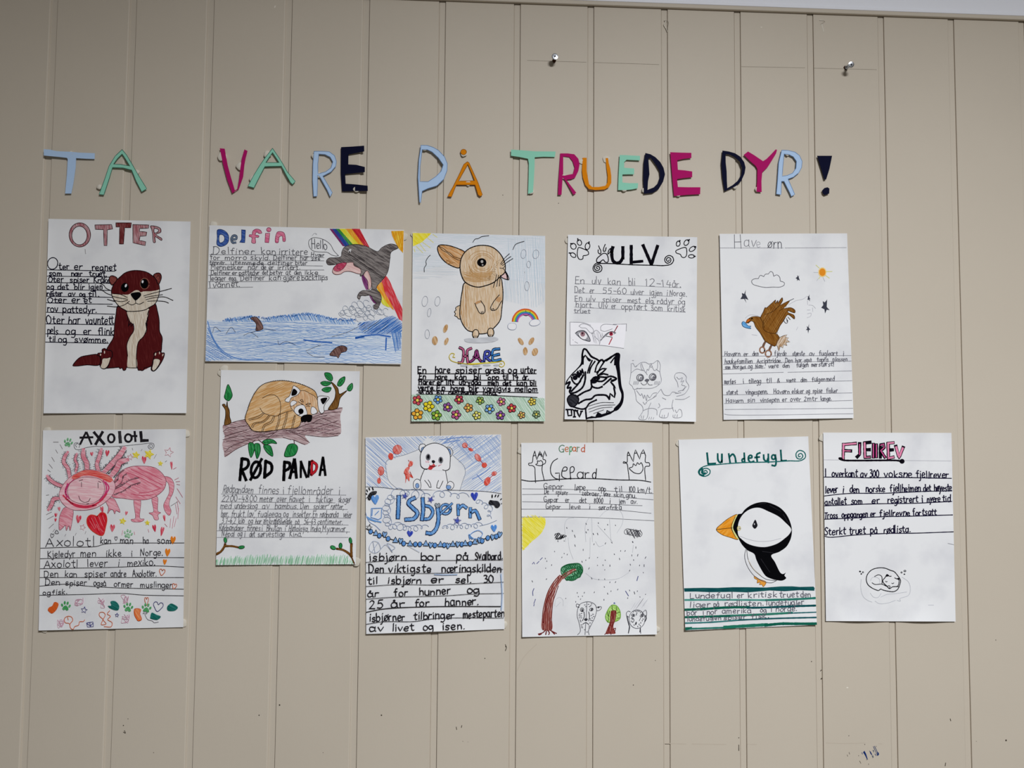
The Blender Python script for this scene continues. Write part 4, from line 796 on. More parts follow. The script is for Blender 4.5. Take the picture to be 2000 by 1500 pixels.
s.S('hA', 'b88c58', .9, *[ln(ell(935+random.uniform(-8,8),445+random.uniform(-8,8),r,r*.92,0,22,a0,a1)) for r, a0, a1 in [(85,60,230),(100,40,260),(115,150,330),(130,20,170),(145,200,345),(160,30,180),(172,60,170),(185,50,150),(195,55,140),(205,60,140),(215,60,130),(150,60,150),(178,200,330),(125,-40,30)]])
s.S('hA', 'c49a68', 1.0, *['%d,%d %d,%d %d,%d' % (720+random.randint(-20,20), y, 860, y+22, 1050+random.randint(-20,40), y-5) for y in range(545, 660, 9)])
s.begin('eye').F('hA', '0c0a0c', ell(931,432,59,53)).F('hA', 'b4b0ae', ell(934,420,17,19), ell(942,462,11,9)).end()
s.begin('muzzle').S('hA', LN, 1.2, '1155,500 1195,503 1222,470', '1195,503 1215,528').F('hA', '3a2a22', *[ell(x, y, 4, 4, 0, 6) for x, y in [(1155,402),(1138,412),(1120,420),(1140,435),(1110,437),(1095,455),(1125,450),(1082,475),(1100,478),(1118,468),(1072,500),(1090,500),(1108,495),(1068,520),(1085,522),(1100,520),(1065,545),(1082,545),(1098,548),(1064,570),(1080,580),(1095,590),(1105,572)]]).end()
for w_ in ['1165,450 1215,380 1275,323', '1175,460 1240,395 1295,357', '1190,470 1260,420 1318,383', '1118,580 1105,640 1075,742', '1142,590 1130,650 1118,730', '1165,590 1158,650 1152,725']: s.begin('whisker').S('hA', LN, 1.3, w_).end()
s.end(); s.end()
s.begin('cloud_lines').S('hA', '2a2a30', 1.2, '820,180 850,140 888,133 930,110 1020,97', '1320,270 1350,210 1400,185 1460,168', '215,550 215,500 240,455 235,420 260,370 290,340').end()
s.begin('egg_outlines').S('hA', 'a6aab4', .8, *[ell(*a) for a in [(222,915,35,65,10),(380,915,32,60,10),(277,1055,22,54,8),(252,1325,28,58),(1452,325,32,57,8),(1605,328,38,55,12),(1517,455,25,42),(1495,725,28,58)]]).end()
s.begin('tan_seeds').F('hA', 'b88a58/d8b890/70', *[ell(*a) for a in [(480,1255,26,55,20),(347,1405,36,56),(490,1415,24,48,22),(1418,1415,26,52,-35),(1550,1412,28,52,32)]]).F('hB', 'b88a58/d8b890/70', *[ell(*a) for a in [(1650,185,33,56),(1785,195,42,56,20)]]).end()
s.begin('shadow_drawing').F('hA', 'c2c4ca/d4d6dc/3', '710,1390 900,1370 1100,1360 1142,1385 1080,1420 780,1432 720,1412').end()
s.begin('rainbow_drawing')
for i, c in enumerate(['d4502c','e88c2c','e6d43e','52b060','3f84cc','7a58b0','d66aa6']):
    r = 163-i*11.5; s.S('hA', c, 1.9, ln(ell(1475,1172,r,r*.98,0,24,183,352)))
s.S('hA', '2a2a50', 1, '1478,1030 1484,1050', '1535,1045 1530,1062', '1452,1085 1485,1095 1525,1080').FS('hA', 'f0f0f4', '9aa2ba', .8, '1255,1225 1270,1195 1310,1188 1350,1195 1365,1225 1350,1262 1300,1270 1265,1255', '1525,1190 1550,1155 1600,1140 1650,1155 1660,1185 1620,1215 1550,1218').end()
s.begin('title')
for c, st in [('c4668e',['735,135 780,160 788,250 765,340 722,345','895,145 845,170 838,250 850,345','790,258 842,250']),('94407e',['880,335 935,290 970,178 1005,290 1045,335','930,272 1000,270']),('4a54b4',['1075,330 1098,190 1150,195 1142,250 1100,262 1165,325','1045,330 1075,330']),('4486cc',['1288,152 1205,165 1190,240 1285,228','1195,240 1200,315 1305,300'])]:
    s.S('hB', '120e16', 5.6, *st); s.S('hB', c, 3.0, *st)
s.S('hB', 'c8b43a', 1.5, '668,272 640,268 660,225 620,215 588,260 610,310 680,340 780,355 900,370 1100,350 1270,335 1340,325 1362,370 1320,405 1285,385 1300,358 1325,365').S('hB', 'e8d84a', 2, '860,362 1000,355 1240,340').F('hB', 'bfc2c8', *[ell(*a) for a in [(795,385,55,13),(970,388,55,14),(1115,380,55,12),(1248,380,44,13)]]).end()
K = '131018'
s.begin('ruled_lines').S('hB', K, 1.4, '150,500 1805,498', '155,585 1770,592', '155,655 1810,672', '140,735 1830,765', '130,785 1000,795 1815,830').end()
s.begin('handwriting')
for a in [(92,490,490,'En:150:265 hare:390:600 spiser:680:1035 gress:1095:1355 og:1410:1530 urter:1590:1800'),(72,575,582,'En:165:260 hare:385:560 kan:670:830 bli:935:1030 opp:1130:1280 til:1335:1415 14:1475:1550 år.:1610:1700'),(70,646,662,'Harer:165:385 er:415:500 litt:550:655 utrydda:725:1030 men:1130:1275 det:1340:1450 kan:1530:1670 bli:1720:1800'),(75,727,748,'verre.:155:385 En:415:525 hare:605:800 blir:865:1000 vanligvis:1060:1440 mellom:1505:1815'),(62,784,802,'48:155:230 og:265:355 60:415:510 centimeter:580:980 lang.:1060:1260')]: s.W('hB', K, 2.0, *a)
s.end()
s.begin('meadow_drawing').F('hB', 'bcd4c2/d6e4da/60', '!62,790 1000,802 1920,842 1924,1163 62,1163').hatch('hB', ['8fb498','a6c6ae'], '!62,790 1000,802 1920,842 1924,1163 62,1163', 55, 2.3, 1.0).end()
for x, y, r, c in [(145,870,74,'c8505a'),(432,860,64,'6f9fd8'),(725,860,66,'b8485a'),(1020,875,60,'8fb060'),(1315,890,62,'c87898'),(1745,890,58,'e0cc5c'),(302,955,80,'e8d42c'),(565,965,68,'8f5a98'),(858,975,65,'e0a25c'),(1152,990,70,'7aa6d8'),(1460,980,66,'c84850'),(145,1065,82,'e8a83c'),(410,1080,75,'7fae40'),(683,1070,70,'b85a8a'),(975,1080,62,'e0dc6c'),(1302,1080,66,'8a5aa0'),(1598,1075,52,'e0b070'),(1805,1065,56,'90aa80')]:
    s.begin('flower'); a0 = random.uniform(0, 72); P = [ell(x+r*.62*math.cos(math.radians(a0+72*i)), y+r*.62*math.sin(math.radians(a0+72*i)), r*.38, r*.36, 0, 10) for i in range(5)]
    s.FS('hB', c, LN, 1.3, *P); s.FS('hB', 'ecd860' if c != 'e0dc6c' else 'f0ead0', LN, 1.2, ell(x, y, r*.34, r*.34, 0, 10)); s.end()
# ---------------------------------------------------------------- ISBJØRN
s = poster('polar_bear_poster', 'poster titled Isbjørn with a white bear cub and a blue garland', [(713.7,854.2),(978.8,848.4),(985.5,1228.8),(715.3,1238.3)], (.006,.001,.0012,.0015,.8,-1.9), tacks=[(984,1220,7)])
s.begin('water_shading').hatch('iA', ['a2b8de','b8c8e6','8ea8d6'], '!65,110 900,85 780,260 720,280 345,420 360,700 480,800 75,765', 42, 2.3, 1.1).hatch('iA', ['9cb4dc','b2c4e4','84a2d6'], '!900,85 1880,66 1890,840 1340,805 1405,560 1390,500 1240,340 1180,220 1000,170', -35, 2.7, 1.1).hatch('iA', ['8ea8d4','b0c2e2'], '!1100,90 1870,75 1880,500 1500,420', 50, 3.4, 1.0).S('iA', '6f90d0', 1.5, '1060,130 1200,115 1380,95 1500,100', '1120,180 1230,150 1330,140', '1500,660 1680,560 1740,500', '1560,600 1640,690').end()
s.begin('ice_floe_outline').S('iA', '8a90a0', .9, '780,260 720,285 600,330 345,420 350,600 380,690 500,800', '1240,340 1390,490 1405,580 1370,690 1330,820', '870,800 960,770 1050,790 1090,805').S('iA', '4a4a54', 1.2, '60,765 300,775 500,800 900,805 1400,815 1700,830 1890,857').end()
WH, K = 'f0f0f4', '26262c'
s.begin('bear_drawing').FS('iA', WH, WH, .4, '855,530 800,660 800,790 880,800 1170,790 1160,680 1140,545')
s.S('iA', K, 1.3, '855,530 820,610 798,690 805,715', '1140,545 1150,610 1172,720', '858,678 900,730 920,765', '905,672 935,720 945,770', '1045,678 1025,730 1020,775', '1105,685 1080,740 1055,785', '920,770 945,772', '1020,778 1060,785')
for sh, p in [('715,780 710,700 750,660 795,680 800,790 750,798', (758,750,25,34)), ('1165,720 1200,690 1245,715 1250,760 1210,805 1170,800 1150,770', (1180,770,33,28))]: s.begin('leg').FS('iA', WH, K, 1.1, sh).FS('iA', '7aa0d8/a0bce4', '34465e', .9, ln(ell(*p))).end()
s.begin('ear').FS('iA', WH, K, 1.2, '870,225 855,190 800,195 782,240 800,290 830,310').FS('iA', '86a6d8', '2e3a52', 1.0, '860,230 820,240 812,310 840,280').end()
s.begin('ear').FS('iA', WH, K, 1.2, '1150,240 1200,235 1238,305 1200,360').FS('iA', '86a6d8', '2e3a52', 1.0, '1160,250 1195,255 1212,320 1195,345').end()
s.begin('head').FS('iA', WH, WH, .4, '860,225 920,190 1000,175 1080,195 1160,245 1200,330 1200,440 1190,520 1140,545 1000,540 880,530 815,495 800,410 805,320').S('iA', K, 1.4, '900,520 880,530 815,495 800,410 805,320 860,225 920,190 1000,175 1080,195 1160,245 1200,330 1200,440 1190,520 1140,545 1100,535', '812,490 850,520 910,522')
for x, y in [(905,365),(1075,405)]: s.begin('eye').F('iA', '585860/8a8a90/80', ell(x,y,33,46)).F('iA', '141418', ell(x,y-4,17,28)).end()
s.begin('nose').F('iA', '1c1c20', '952,412 985,405 1002,425 975,452 955,435').end()
s.begin('mouth').F('iA', 'c02a30/d8585c/50', '905,525 925,480 960,470 975,450 1005,490 970,510 950,535').S('iA', '2a1a1c', 1.1, '920,468 950,490 990,492 1018,480').end()
s.begin('cheeks').S('iA', 'd87a8a', .9, '875,415 880,440', '893,415 898,440', '910,415 915,440', '1040,480 1085,465', '1045,490 1065,470').end()
s.end(); s.end()
for a, b in [((490,262,58,62,30),(402,355,34,48,-10)),((270,550,40,58,0),(244,682,26,40,0)),((1400,205,34,34,20),(1480,262,36,20,25)),((1575,370,32,56,-35),(1662,472,36,36,0)),((1795,585,34,26,-20),(1702,690,40,62,25))]: s.begin('fish_drawing').F('iA', 'd86a62/eaa8a2/55', ell(*a)).S('iA', 'c84a44', .9, ell(*a)).F('iA', 'd8483a/e87a6e/55', ell(*b)).S('iA', 'c84038', .9, '%d,%d %d,%d' % (a[0], a[1], b[0], b[1])).end()
s.begin('fish_drawing').F('iA', 'd8483a/ea8a80/70', '640,490 690,480 700,430 665,415 640,460', '620,500 660,500 640,560 690,620 700,645 660,630 650,690 620,650 600,715 600,620 580,560').S('iA', 'b02a24', 1, '640,405 650,420', '580,578 620,600', '660,560 700,640').end()
def twotone(st, w1=6.2, w2=4.0): s.S('iA', '1c2c52', w1*1.4, *st); s.S('iA', '5a94d6/86b2e4/70', w2*1.32, *st)
s.begin('title'); twotone(['510,895 505,1040 498,1180']); twotone(['720,915 660,945 640,985 700,1050 760,1115 715,1190 605,1205'])
twotone(['840,1015 930,1035 968,1100 920,1190 840,1200'], 5, 3.2); twotone(['832,925 838,1080 822,1205'], 6, 3.8); twotone([ell(1140,1065,66,62)], 4.2, 2.4); twotone(['1070,1130 1225,990'], 3.6, 2.2); twotone(['1035,1060 1045,1200 1012,1330 950,1390 890,1385'], 6, 4); twotone(['1310,1010 1312,1140', '1318,1060 1370,1015 1420,1045'], 4.8, 3.2); twotone(['1475,1055 1472,1170', '1482,1110 1540,1085 1598,1195'], 5, 3.3)
s.FS('iA', '9aa4b0', '2a3440', 1, ln(heart(1030,1018,36,34))).end()
lp = lambda p, r, st, ph=0: ln(loops([tuple(map(float, q.split(','))) for q in p.split()], r, st, ph))
def wl(P, r0, r1, n):
    P = resample(pts('px', P), 2.0); o = []; L = len(P)
    for i in range(n*8+1):
        x, y = P[min(L-1, int(i/(n*8)*(L-1)))]; t = i/8*2*math.pi; r = r0+(r1-r0)*(.5+.5*math.sin(i/8*2.3+P[0][0])); o.append((x+r*math.cos(t), y+r*.9*math.sin(t)))
    return ln(o)
s.begin('swirl_border').S('iA', '93a3c2', .8, wl('420,890 350,1000 340,1120 370,1290', 30, 60, 8), wl('440,870 560,830 700,850 900,880', 30, 75, 5), wl('960,880 1100,850 1250,870 1400,900', 25, 60, 4), wl('1560,940 1650,990 1740,1060 1720,1190', 20, 45, 5), wl('380,1300 500,1290 640,1330', 35, 60, 4), wl('640,1340 760,1310 880,1300', 25, 50, 3), wl('1090,1300 1250,1300 1450,1290 1600,1280', 18, 45, 8), '1600,1290 1720,1260 1830,1215').S('iA', '8aa2d0', .9, '62,1110 110,1230 200,1290 260,1350').end()
for x, y, r in [(190,935,55),(1530,892,48),(1792,1322,42)]: s.begin('heart').F('iA', '4a88d8/7aaae4/70' if x != 1530 else '2c3fb0/4a5cc0/70', heart(x, y, r, r*1.15, -5)).end()
s.begin('heart').F('iA', '2c3fb0/4a5cc0/70', heart(660,1395,42,40,5)).end()
for a_ in [(592,890,46,15),(940,938,46,25),(1296,1222,56,10)]: s.begin('star_drawing').F('iA', '4a5abc', raw(star(a_[0], a_[1], a_[2]*.6, a_[3], .4))).S('iA', '2a3a9c', 1.2, raw(star(*a_, .4))).end()
s.begin('ice_cube').S('iA', '5f94d4', 1.3, '!140,1055 280,1050 275,1180 235,1205 135,1175z', '155,1070 150,1150', '190,1140 240,1090').S('iA', '6ea0dc', 2.4, '80,1170 160,1210 270,1240', '100,1195 200,1230').end()
s.begin('paw_print').F('iA', '1a1a1e/4a4a50/50', '95,880 140,830 215,825 205,860 150,885 125,945 95,935').S('iA', '1a1a1e', 2.2, '78,805 88,828', '108,780 118,805', '155,775 165,805', '70,855 80,865').S('iA', '1a1a1e', 1, '60,930 110,880').end()
s.begin('paw_print').F('iA', '141418/3a3a40/50', '1720,985 1735,945 1790,950 1850,960 1875,1010 1850,1045 1815,1045 1790,1010 1740,1010').F('iA', '141418', ell(1768,890,9,26), ell(1813,885,9,20,20), ell(1850,885,8,22,25), ell(1888,930,7,16,45), ell(1893,990,10,5,-30)).end()
s.begin('garland_drawing').S('iB', '14141a', 1.4, '70,15 140,55 250,95 350,140 500,185 650,215 850,225 1050,230 1250,215 1400,205 1550,180 1680,140 1870,80')
gx = [('e',130,55),('t',200,75),('e',245,110),('h',315,95),('e',362,150),('t',460,170),('h',528,180),('e',570,215),('t',655,215),('e',725,225),('e',785,225),('t',865,215),('h',930,235),('e',985,238),('t',1060,225),('e',1110,235),('h',1160,245),('t',1225,220),('h',1290,225),('e',1345,225),('t',1390,210),('e',1455,215),('t',1520,190),('h',1580,170),('e',1615,180),('e',1690,140),('h',1755,130),('e',1805,120),('h',1850,95)]
for k, x, y in gx:
    P = ell(x, y, 27, 33, 10, 10) if k == 'e' else heart(x, y, 30, 38, 8) if k == 'h' else [(x, y-42), (x+36, y+32), (x-40, y+30)]
    s.FS('iB', '5f94d6' if k == 'e' else '86aede', '14141a', 1.2, raw(P) if k == 't' else ln(P))
s.S('iA', '14141a', 1.1, raw(star(112,1310,44,10,.4))).end()
s.begin('fish_outline').S('iB', '6a9cdc', 1.2, '1440,110 1500,60 1570,40 1620,80 1580,140 1500,150 1440,100 1450,160').S('iB', '6a9cdc', 2.4, '1440,95 1480,150', '1450,130 1490,145').S('iB', 'a2b0cc', .8, '110,270 160,185 230,200 260,290 190,340 120,310z', '160,185 190,340', '230,200 150,320', '260,290 330,230 420,330 350,210 455,270 400,310', '640,250 780,330').end()
K = '1d1c24'
s.begin('ruled_lines').S('iB', '3a3a42', 1.0, '60,465 400,440 900,440 1890,432', '65,605 950,610 1300,600 1890,558', '65,785 500,760 1000,765 1900,728', '65,955 400,930 1100,910 1500,885 1900,878', '65,1290 300,1255 700,1252 1000,1212 1900,1205').S('iB', '2a2a30', 1.5, '65,1130 300,1085 900,1055 1860,1052').S('iB', 'a8bede', 2, '980,625 1100,632 1280,628', '1865,620 1880,900 1870,1100').end()
s.begin('handwriting')
for a in [(105,442,425,'isbjørn:115:605 bor:790:1060 på:1270:1430 Svalbard.:1520:1890'),(105,603,590,'Den:100:300 viktigste:365:935 næringskilden:1080:1870'),(95,752,732,'til:90:225 isbjørn:360:800 er:930:1110 sel.:1260:1475 30:1630:1765'),(100,932,870,'år:85:245 for:445:625 hunner:780:1195 og:1405:1580'),(105,1082,1030,'25:110:290 år:400:580 for:715:905 hanner.:1120:1565'),(105,1252,1185,'isbjørner:115:585 tilbringer:700:1245 mesteparten:1365:1910'),(95,1387,1355,'av:105:295 livet:415:705 og:835:965 isen.:1085:1385')]: s.W('iB', K, 1.85, *a)
s.end()
# ---------------------------------------------------------------- ULV
s = poster('wolf_poster', 'poster titled ULV with a bold black wolf head and pencil cat', [(1109.3,458.4),(1361.7,463.3),(1359.3,823.7),(1102.7,818.8)], (.004,.001,.002,.001,1,.6), tacks=[(1108,470,5)])
K = '0d0c14'
s.begin('title').S('uA', K, 6.4, '!728,235 712,300', '715,280 715,360 735,430 780,455 830,440 868,380', '!868,390 868,235', '!985,218 985,455', '!1150,208 1262,468', '!1352,218 1268,468').S('uA', K, 5.4, '!985,445 1140,430').end()
s.begin('scroll_underline').S('uA', K, 2.0, '520,460 700,463 1000,480 1300,487 1450,490 1540,470 1575,420 1560,370 1510,350 1465,375 1452,420 1485,458 1530,440 1535,395 1500,378 1475,410 1500,435 1515,410', '560,452 495,460 455,510 460,560 510,585 560,570 577,530 560,490 510,478 475,505 480,545 515,560 545,540 540,510 510,500 498,525 520,532').end()
s.begin('paw_print').S('uA', K, 1.8, '250,240 310,255 380,290 390,330 350,350 315,355 310,395 265,405 235,360 235,290z', ell(178,222,38,42,-30), ell(262,170,30,40,-20), ell(375,220,32,48,12), ell(175,345,42,28,35)).S('uA', K, 2.6, '!140,185 165,188', '!238,115 245,145', '!398,160 390,185', '!118,315 145,318').end()
s.begin('paw_print').S('uA', K, 1.8, '1745,240 1760,290 1750,360 1720,380 1690,370 1670,335 1615,315 1605,290 1650,262z', ell(1640,185,26,38,15), ell(1755,170,30,44,35), ell(1838,258,28,50,55), ell(1825,362,42,24,0)).S('uA', K, 2.6, '!1665,140 1655,158', '!1797,128 1778,145', '!1885,228 1868,235', '!1878,362 1860,362').end()
s.begin('paw_print').FS('uA', 'e8e8ee', K, 2.0, '505,400 560,345 600,320 640,330 665,400 655,445 620,440 595,410 540,445 505,440').S('uA', K, 1.9, '530,215 545,255 560,280 555,330 525,310 525,270', '622,195 600,250 598,290 620,290 635,240', '730,235 680,265 660,330 690,300 700,250').end()
P_ = '74747c'
s.begin('ruled_lines').S('uA', '8c8c94', .8, '195,742 900,768 1680,800', '190,870 800,890 1560,920', '190,988 900,1010 1650,1040', '190,1070 900,1105 1740,1142', '185,1155 410,1158').end()
s.begin('handwriting')
for a in [(105,740,770,'En:195:330 ulv:435:560 kan:655:830 bli:950:1040'),(105,778,800,'12-14:1185:1540 år.:1555:1680'),(85,866,922,'Det:195:330 er:405:465 55-60:585:915 ulver:980:1160 igjen:1245:1415 i:1480:1500 Norge.:1520:1760'),(82,985,1035,'En:200:300 ulv:360:485 spiser:585:850 mest:935:1110 elg,:1185:1310 rådyr:1340:1580 og:1635:1730'),(85,1070,1138,'hjort.:210:460 Ulv:525:655 er:710:770 oppført:845:1200 som:1265:1420 kritisk:1490:1740'),(58,1150,1158,'truet:185:410')]: s.W('uA', P_, 1.25, *a)
s.end()
s.begin('glued_strip', 'small bright white paper strip with two drawn eyes').F('uB', 'f6f5fb', '!130,65 918,88 880,432 540,388 132,386')
s.S('uB', '7a7a82', .9, '130,65 320,75 420,110', '!918,88 915,190', '132,386 540,388 880,432', '!130,65 132,386', '730,95 918,92', '255,120 300,90 380,105 450,160 455,225 410,210 350,150 290,145 255,120', '560,180 560,130 600,98 780,105', '560,180 610,195 720,160', '430,230 500,180 560,260 540,380', '470,260 540,330', '150,290 200,340 240,360').hatch('uB', ['c2c2ca','a8a8b0'], '430,200 560,210 620,240 560,330 500,370 440,300', 78, 2.2, .8)
for b in (0, 1):
    s.begin('eye')
    if not b: s.F('uB', '8a8a92/b4b4bc/60', '205,220 270,180 350,190 410,330 330,320 260,280').F('uB', 'f4f2f6', '255,230 320,200 370,260 350,300 300,300').F('uB', 'a07a84', ell(308,232,34,36)).F('uB', '4a3038', ell(305,222,14,16)).S('uB', '3a3a42', 1.4, '205,220 250,190 320,188 370,230 412,330 340,318 280,290 240,245')
    else: s.F('uB', '9a9aa2/c0c0c8/60', '580,290 640,220 720,190 770,220 700,250 630,270').F('uB', 'f4f2f6', '640,260 690,215 740,215 720,270').F('uB', 'a82a44', ell(705,230,26,28)).F('uB', '3a2028', ell(705,222,11,12)).S('uB', '3a3a42', 1.2, '560,320 620,250 700,198 770,215', '640,262 720,275').S('uB', 'b02438', 1.8, '!795,118 752,195', '!718,288 675,375').S('uB', '5a1c24', 1, '!790,122 748,198')
    s.end()
s.end()
s.begin('wolf_drawing')
s.begin('outline').F('uB', K, '770,505 800,490 828,510 822,640 835,800 852,960 880,1060 865,1200 800,1290 755,1305 740,1280 825,1180 848,1080 815,980 785,760 762,640', '300,520 322,540 312,640 242,720 162,800 112,860 68,940 72,900 150,790 220,720 280,640 290,560').S('uB', K, 3.6, '300,560 305,500 325,440 352,445 395,500 430,545 500,580 545,605 580,590 600,620', '!600,615 650,585 780,505', '!640,600 700,560', '70,930 130,900 95,985 145,975 125,1030 140,1060').S('uB', K, 3.1, '180,1248 250,1270 310,1278 355,1262 400,1200 500,1150', '!350,1262 350,1300 360,1415', '!360,1410 430,1390 490,1395 520,1330 560,1350 545,1385 640,1340 650,1300 700,1330 760,1290').F('uB', K, '!360,1415 430,1375 500,1390 520,1320 570,1350 640,1330 760,1290 700,1345 560,1395').end()
s.begin('ear').S('uB', K, 2.9, '312,650 320,560 345,530', '!700,630 760,545 755,660').F('uB', K, '345,520 385,560 428,595 410,615 380,600').end()
s.begin('ear_tuft').S('uB', K, 2.9, '440,600 400,690 375,775', '480,610 420,700 400,775', '540,605 500,680 480,760', '610,615 560,690 510,790', '560,590 510,660').S('uB', K, 3.1, '!500,765 580,715 640,712 590,760 520,812', '!520,810 600,785 660,800').end()
s.begin('eye').S('uB', K, 3.4, '425,880 470,835 560,830 640,835 700,820 780,855 710,880', '425,880 440,960 520,985 580,965', '470,850 540,850 500,880 580,890 640,850').F('uB', K, ell(468,890,48,32,-10), '!700,835 720,855 605,950 580,945').end()
s.begin('eye').S('uB', K, 3.1, '150,830 165,880 215,930 270,900 285,850', '165,810 200,790 250,830').F('uB', K, ell(202,840,36,34), '!215,770 240,745 265,770 290,730 310,770 260,850').end()
s.begin('brow_stripes').S('uB', K, 2.9, '!240,750 260,820', '!270,740 290,800', '!300,720 320,780').end()
s.begin('muzzle').S('uB', K, 3.6, '345,760 340,880 305,975 220,1040 145,1060', '320,800 285,860 250,920 150,1030', '435,955 420,1000 330,1040 240,1095', '250,1200 340,1150 430,1135 480,1090 560,1080 640,1090 680,1140').S('uB', K, 3.6, '!680,1140 690,1060 750,1115 760,1060 740,960 770,985 700,900 760,870').S('uB', '3a3a42', 1.1, '380,1240 560,1190 740,1190', '390,1280 560,1230 760,1220', '400,1320 560,1265 720,1250', '460,1340 600,1290').end()
s.begin('nose').F('uB', '202026/3a3a42/30', '95,1130 130,1085 200,1080 248,1120 245,1180 200,1235 150,1245 108,1200').S('uB', K, 2.2, '95,1130 130,1085 200,1080 248,1120 245,1180 200,1235 150,1245 108,1200z').end()
s.end()
s.begin('small_lettering').S('uB', K, 3.0, '!95,1290 105,1370 155,1365 150,1285', '!75,1285 115,1285', '!130,1285 170,1285', '!190,1295 192,1385', '!178,1295 210,1293', '!178,1388 208,1386', '!225,1300 262,1390 292,1310', '!210,1302 240,1298', '!280,1310 305,1308').end()
G = '9c9ca4'
s.begin('cat_drawing')
s.begin('head').S('uB', G, .95, '970,870 960,920 1000,960 1020,1000 1100,990 1280,985 1380,930 1405,880 1385,760 1390,660 1355,600 1290,640 1230,650', '1355,600 1345,720 1310,740 1260,640', '1385,760 1330,720', '1230,650 1180,625 1110,635 1050,690', '980,650 1010,640 1040,690 1060,670', '985,660 980,780 970,860', '1115,650 1130,720 1160,745', '1130,640 1150,700 1190,770 1210,720 1225,740 1250,660 1260,700 1280,680', '1190,770 1210,800', '985,770 1060,720 1140,740', '1000,600 1020,600', '1050,1000 1070,985 1100,995 1130,985')
for x, y in [(1110,840),(1285,830)]: s.begin('eye').S('uB', '5a5a62', 1.3, ell(x,y,48,48), ell(x+4,y+2,32,36)).F('uB', '6a6a72/a0a0a8/60', ell(x+12,y+12,20,24)).end()
s.begin('nose').F('uB', '6a6a72', '1170,880 1200,855 1240,870 1215,898').S('uB', '6a6a72', 1, '1205,895 1195,930 1150,940 1120,910', '1205,895 1235,940 1280,940').end()
s.begin('cheek_hatching').S('uB', '8a8a92', .9, *['!%d,890 %d,935' % (x, x-14) for x in (1030,1050,1070,1090,1320,1340,1360,1380)]).end()
s.end()
s.begin('body').S('uB', G, .95, '1030,1010 1050,1090 1060,1160 1140,1240 1150,1300 1110,1370 1090,1400 1100,1420 1190,1420 1220,1350 1225,1280 1260,1190', '1060,1020 1120,1090 1130,1060 1160,1130 1170,1080 1200,1160 1210,1080 1240,1120 1290,1060 1340,1050', '1290,1120 1350,1060 1400,1000', '1190,1190 1220,1160 1280,1130 1340,1090', '1400,1000 1450,1080 1520,1085 1560,1040 1640,1060', '1420,1120 1470,1145', '1570,1150 1555,1240 1580,1310', '1570,1260 1530,1270 1450,1270 1400,1290', '1150,1300 1230,1270 1300,1270 1340,1290 1345,1360', '1370,1200 1385,1240 1360,1260', '1180,1210 1200,1190', '1150,1180 1175,1215', '1400,1300 1380,1380 1420,1400 1490,1390 1505,1330', '1600,1290 1620,1330 1640,1300 1655,1280 1680,1290 1690,1380 1640,1400 1570,1390 1570,1360', '1130,1370 1125,1410', '1160,1370 1150,1415', '1240,1390 1230,1420', '1270,1390 1260,1420', '1300,1395 1290,1420', '1420,1360 1415,1390', '1450,1360 1445,1395', '1600,1355 1590,1385', '1630,1355 1625,1390').end()
s.begin('tail').S('uB', G, .95, '1640,970 1630,910 1590,830 1610,780 1700,775 1755,830 1750,880 1790,960 1760,1030 1720,1070 1620,1100', '1620,830 1650,860 1700,840 1680,900 1720,880 1690,940 1740,960 1700,1020 1760,960', '1800,1100 1720,1140 1600,1140', '1640,1030 1720,1010', '1600,1060 1680,1050').end()
s.end()
# ---------------------------------------------------------------- HAVØRN
s = poster('sea_eagle_poster', 'poster titled Have ørn with a brown eagle, stars and small sun', [(1405.5,456.7),(1654.5,455.8),(1667.2,816.8),(1413.2,819.9)], (.0035,.0012,.0025,.001,1,2.6))
K = '70707a'
s.begin('title').S('vA', '6a6a72', 1.2, '!262,88 265,268', '!338,88 350,268', '!262,185 350,182').W('vA', '7a7a82', 1.2, 140, 248, 250, 'av:385:545').W('vA', 'a8a8b0', 1.1, 110, 250, 250, 'e:550:600').W('vA', '5a5a62', 1.4, 130, 262, 264, 'ørn:700:880').S('vA', '94949c', .9, '70,262 900,262', '920,262 1720,258').end()
s.begin('cloud_drawing').S('vA', '5e5e66', 1.1, '575,660 520,665 487,690 500,730 560,755 660,775 760,772 860,770 910,745 912,715 860,692', '860,692 850,640 815,612 775,630', '775,630 760,580 735,568 705,600', '705,600 665,605 645,635', '645,635 600,618 575,660').end()
s.begin('sun_drawing').F('vA', 'f0c878/f2dc9c/60', ell(1408,578,54,64)).F('vA', 'e8922a', ell(1408,578,42,50)).S('vA', 'd8d87a', 1.1, '!1325,485 1370,525', '!1455,570 1535,568', '!1450,620 1500,655', '!1375,640 1362,662').S('vA', 'b8bcc4', .8, '!1295,580 1350,582', '!1415,645 1440,695', '!1350,665 1335,690').end()
for P in ['!412,805 405,860 445,938 400,920 420,978 390,925 340,928 365,885 360,848 390,860', '!1107,615 1100,645 1115,688 1090,675 1080,695 1078,665 1058,655 1080,640 1085,615 1097,635', '!1240,865 1238,905 1252,930 1240,930 1247,958 1230,935 1213,938 1222,905 1215,890 1228,893', '!1470,932 1465,1030 1503,1072 1465,1065 1443,1115 1435,1060 1393,1040 1420,1005 1413,955 1440,970', '!1237,1248 1230,1300 1252,1325 1232,1330 1224,1375 1217,1330 1193,1330 1212,1308 1205,1280 1222,1292']: s.begin('star_drawing').F('vA', '41434f', P).end()
s.begin('rubbed_pencil_marks').S('vA', 'b8b8c0', .7, '970,1000 1060,950 1160,925 1205,890', '405,1175 460,1135 570,1145', '1215,950 1215,1000', '1230,1005 1280,1010 1320,1050', '1210,1070 1250,1070', '1280,1040 1285,1090', '1210,1120 1260,1110 1255,1150 1210,1170', '1070,1330 1090,1290', '490,1390 560,1400').end()
BR, LN = '7c4c18/9a6c30/60/.45/.68', '3a220e'
s.begin('eagle_drawing')
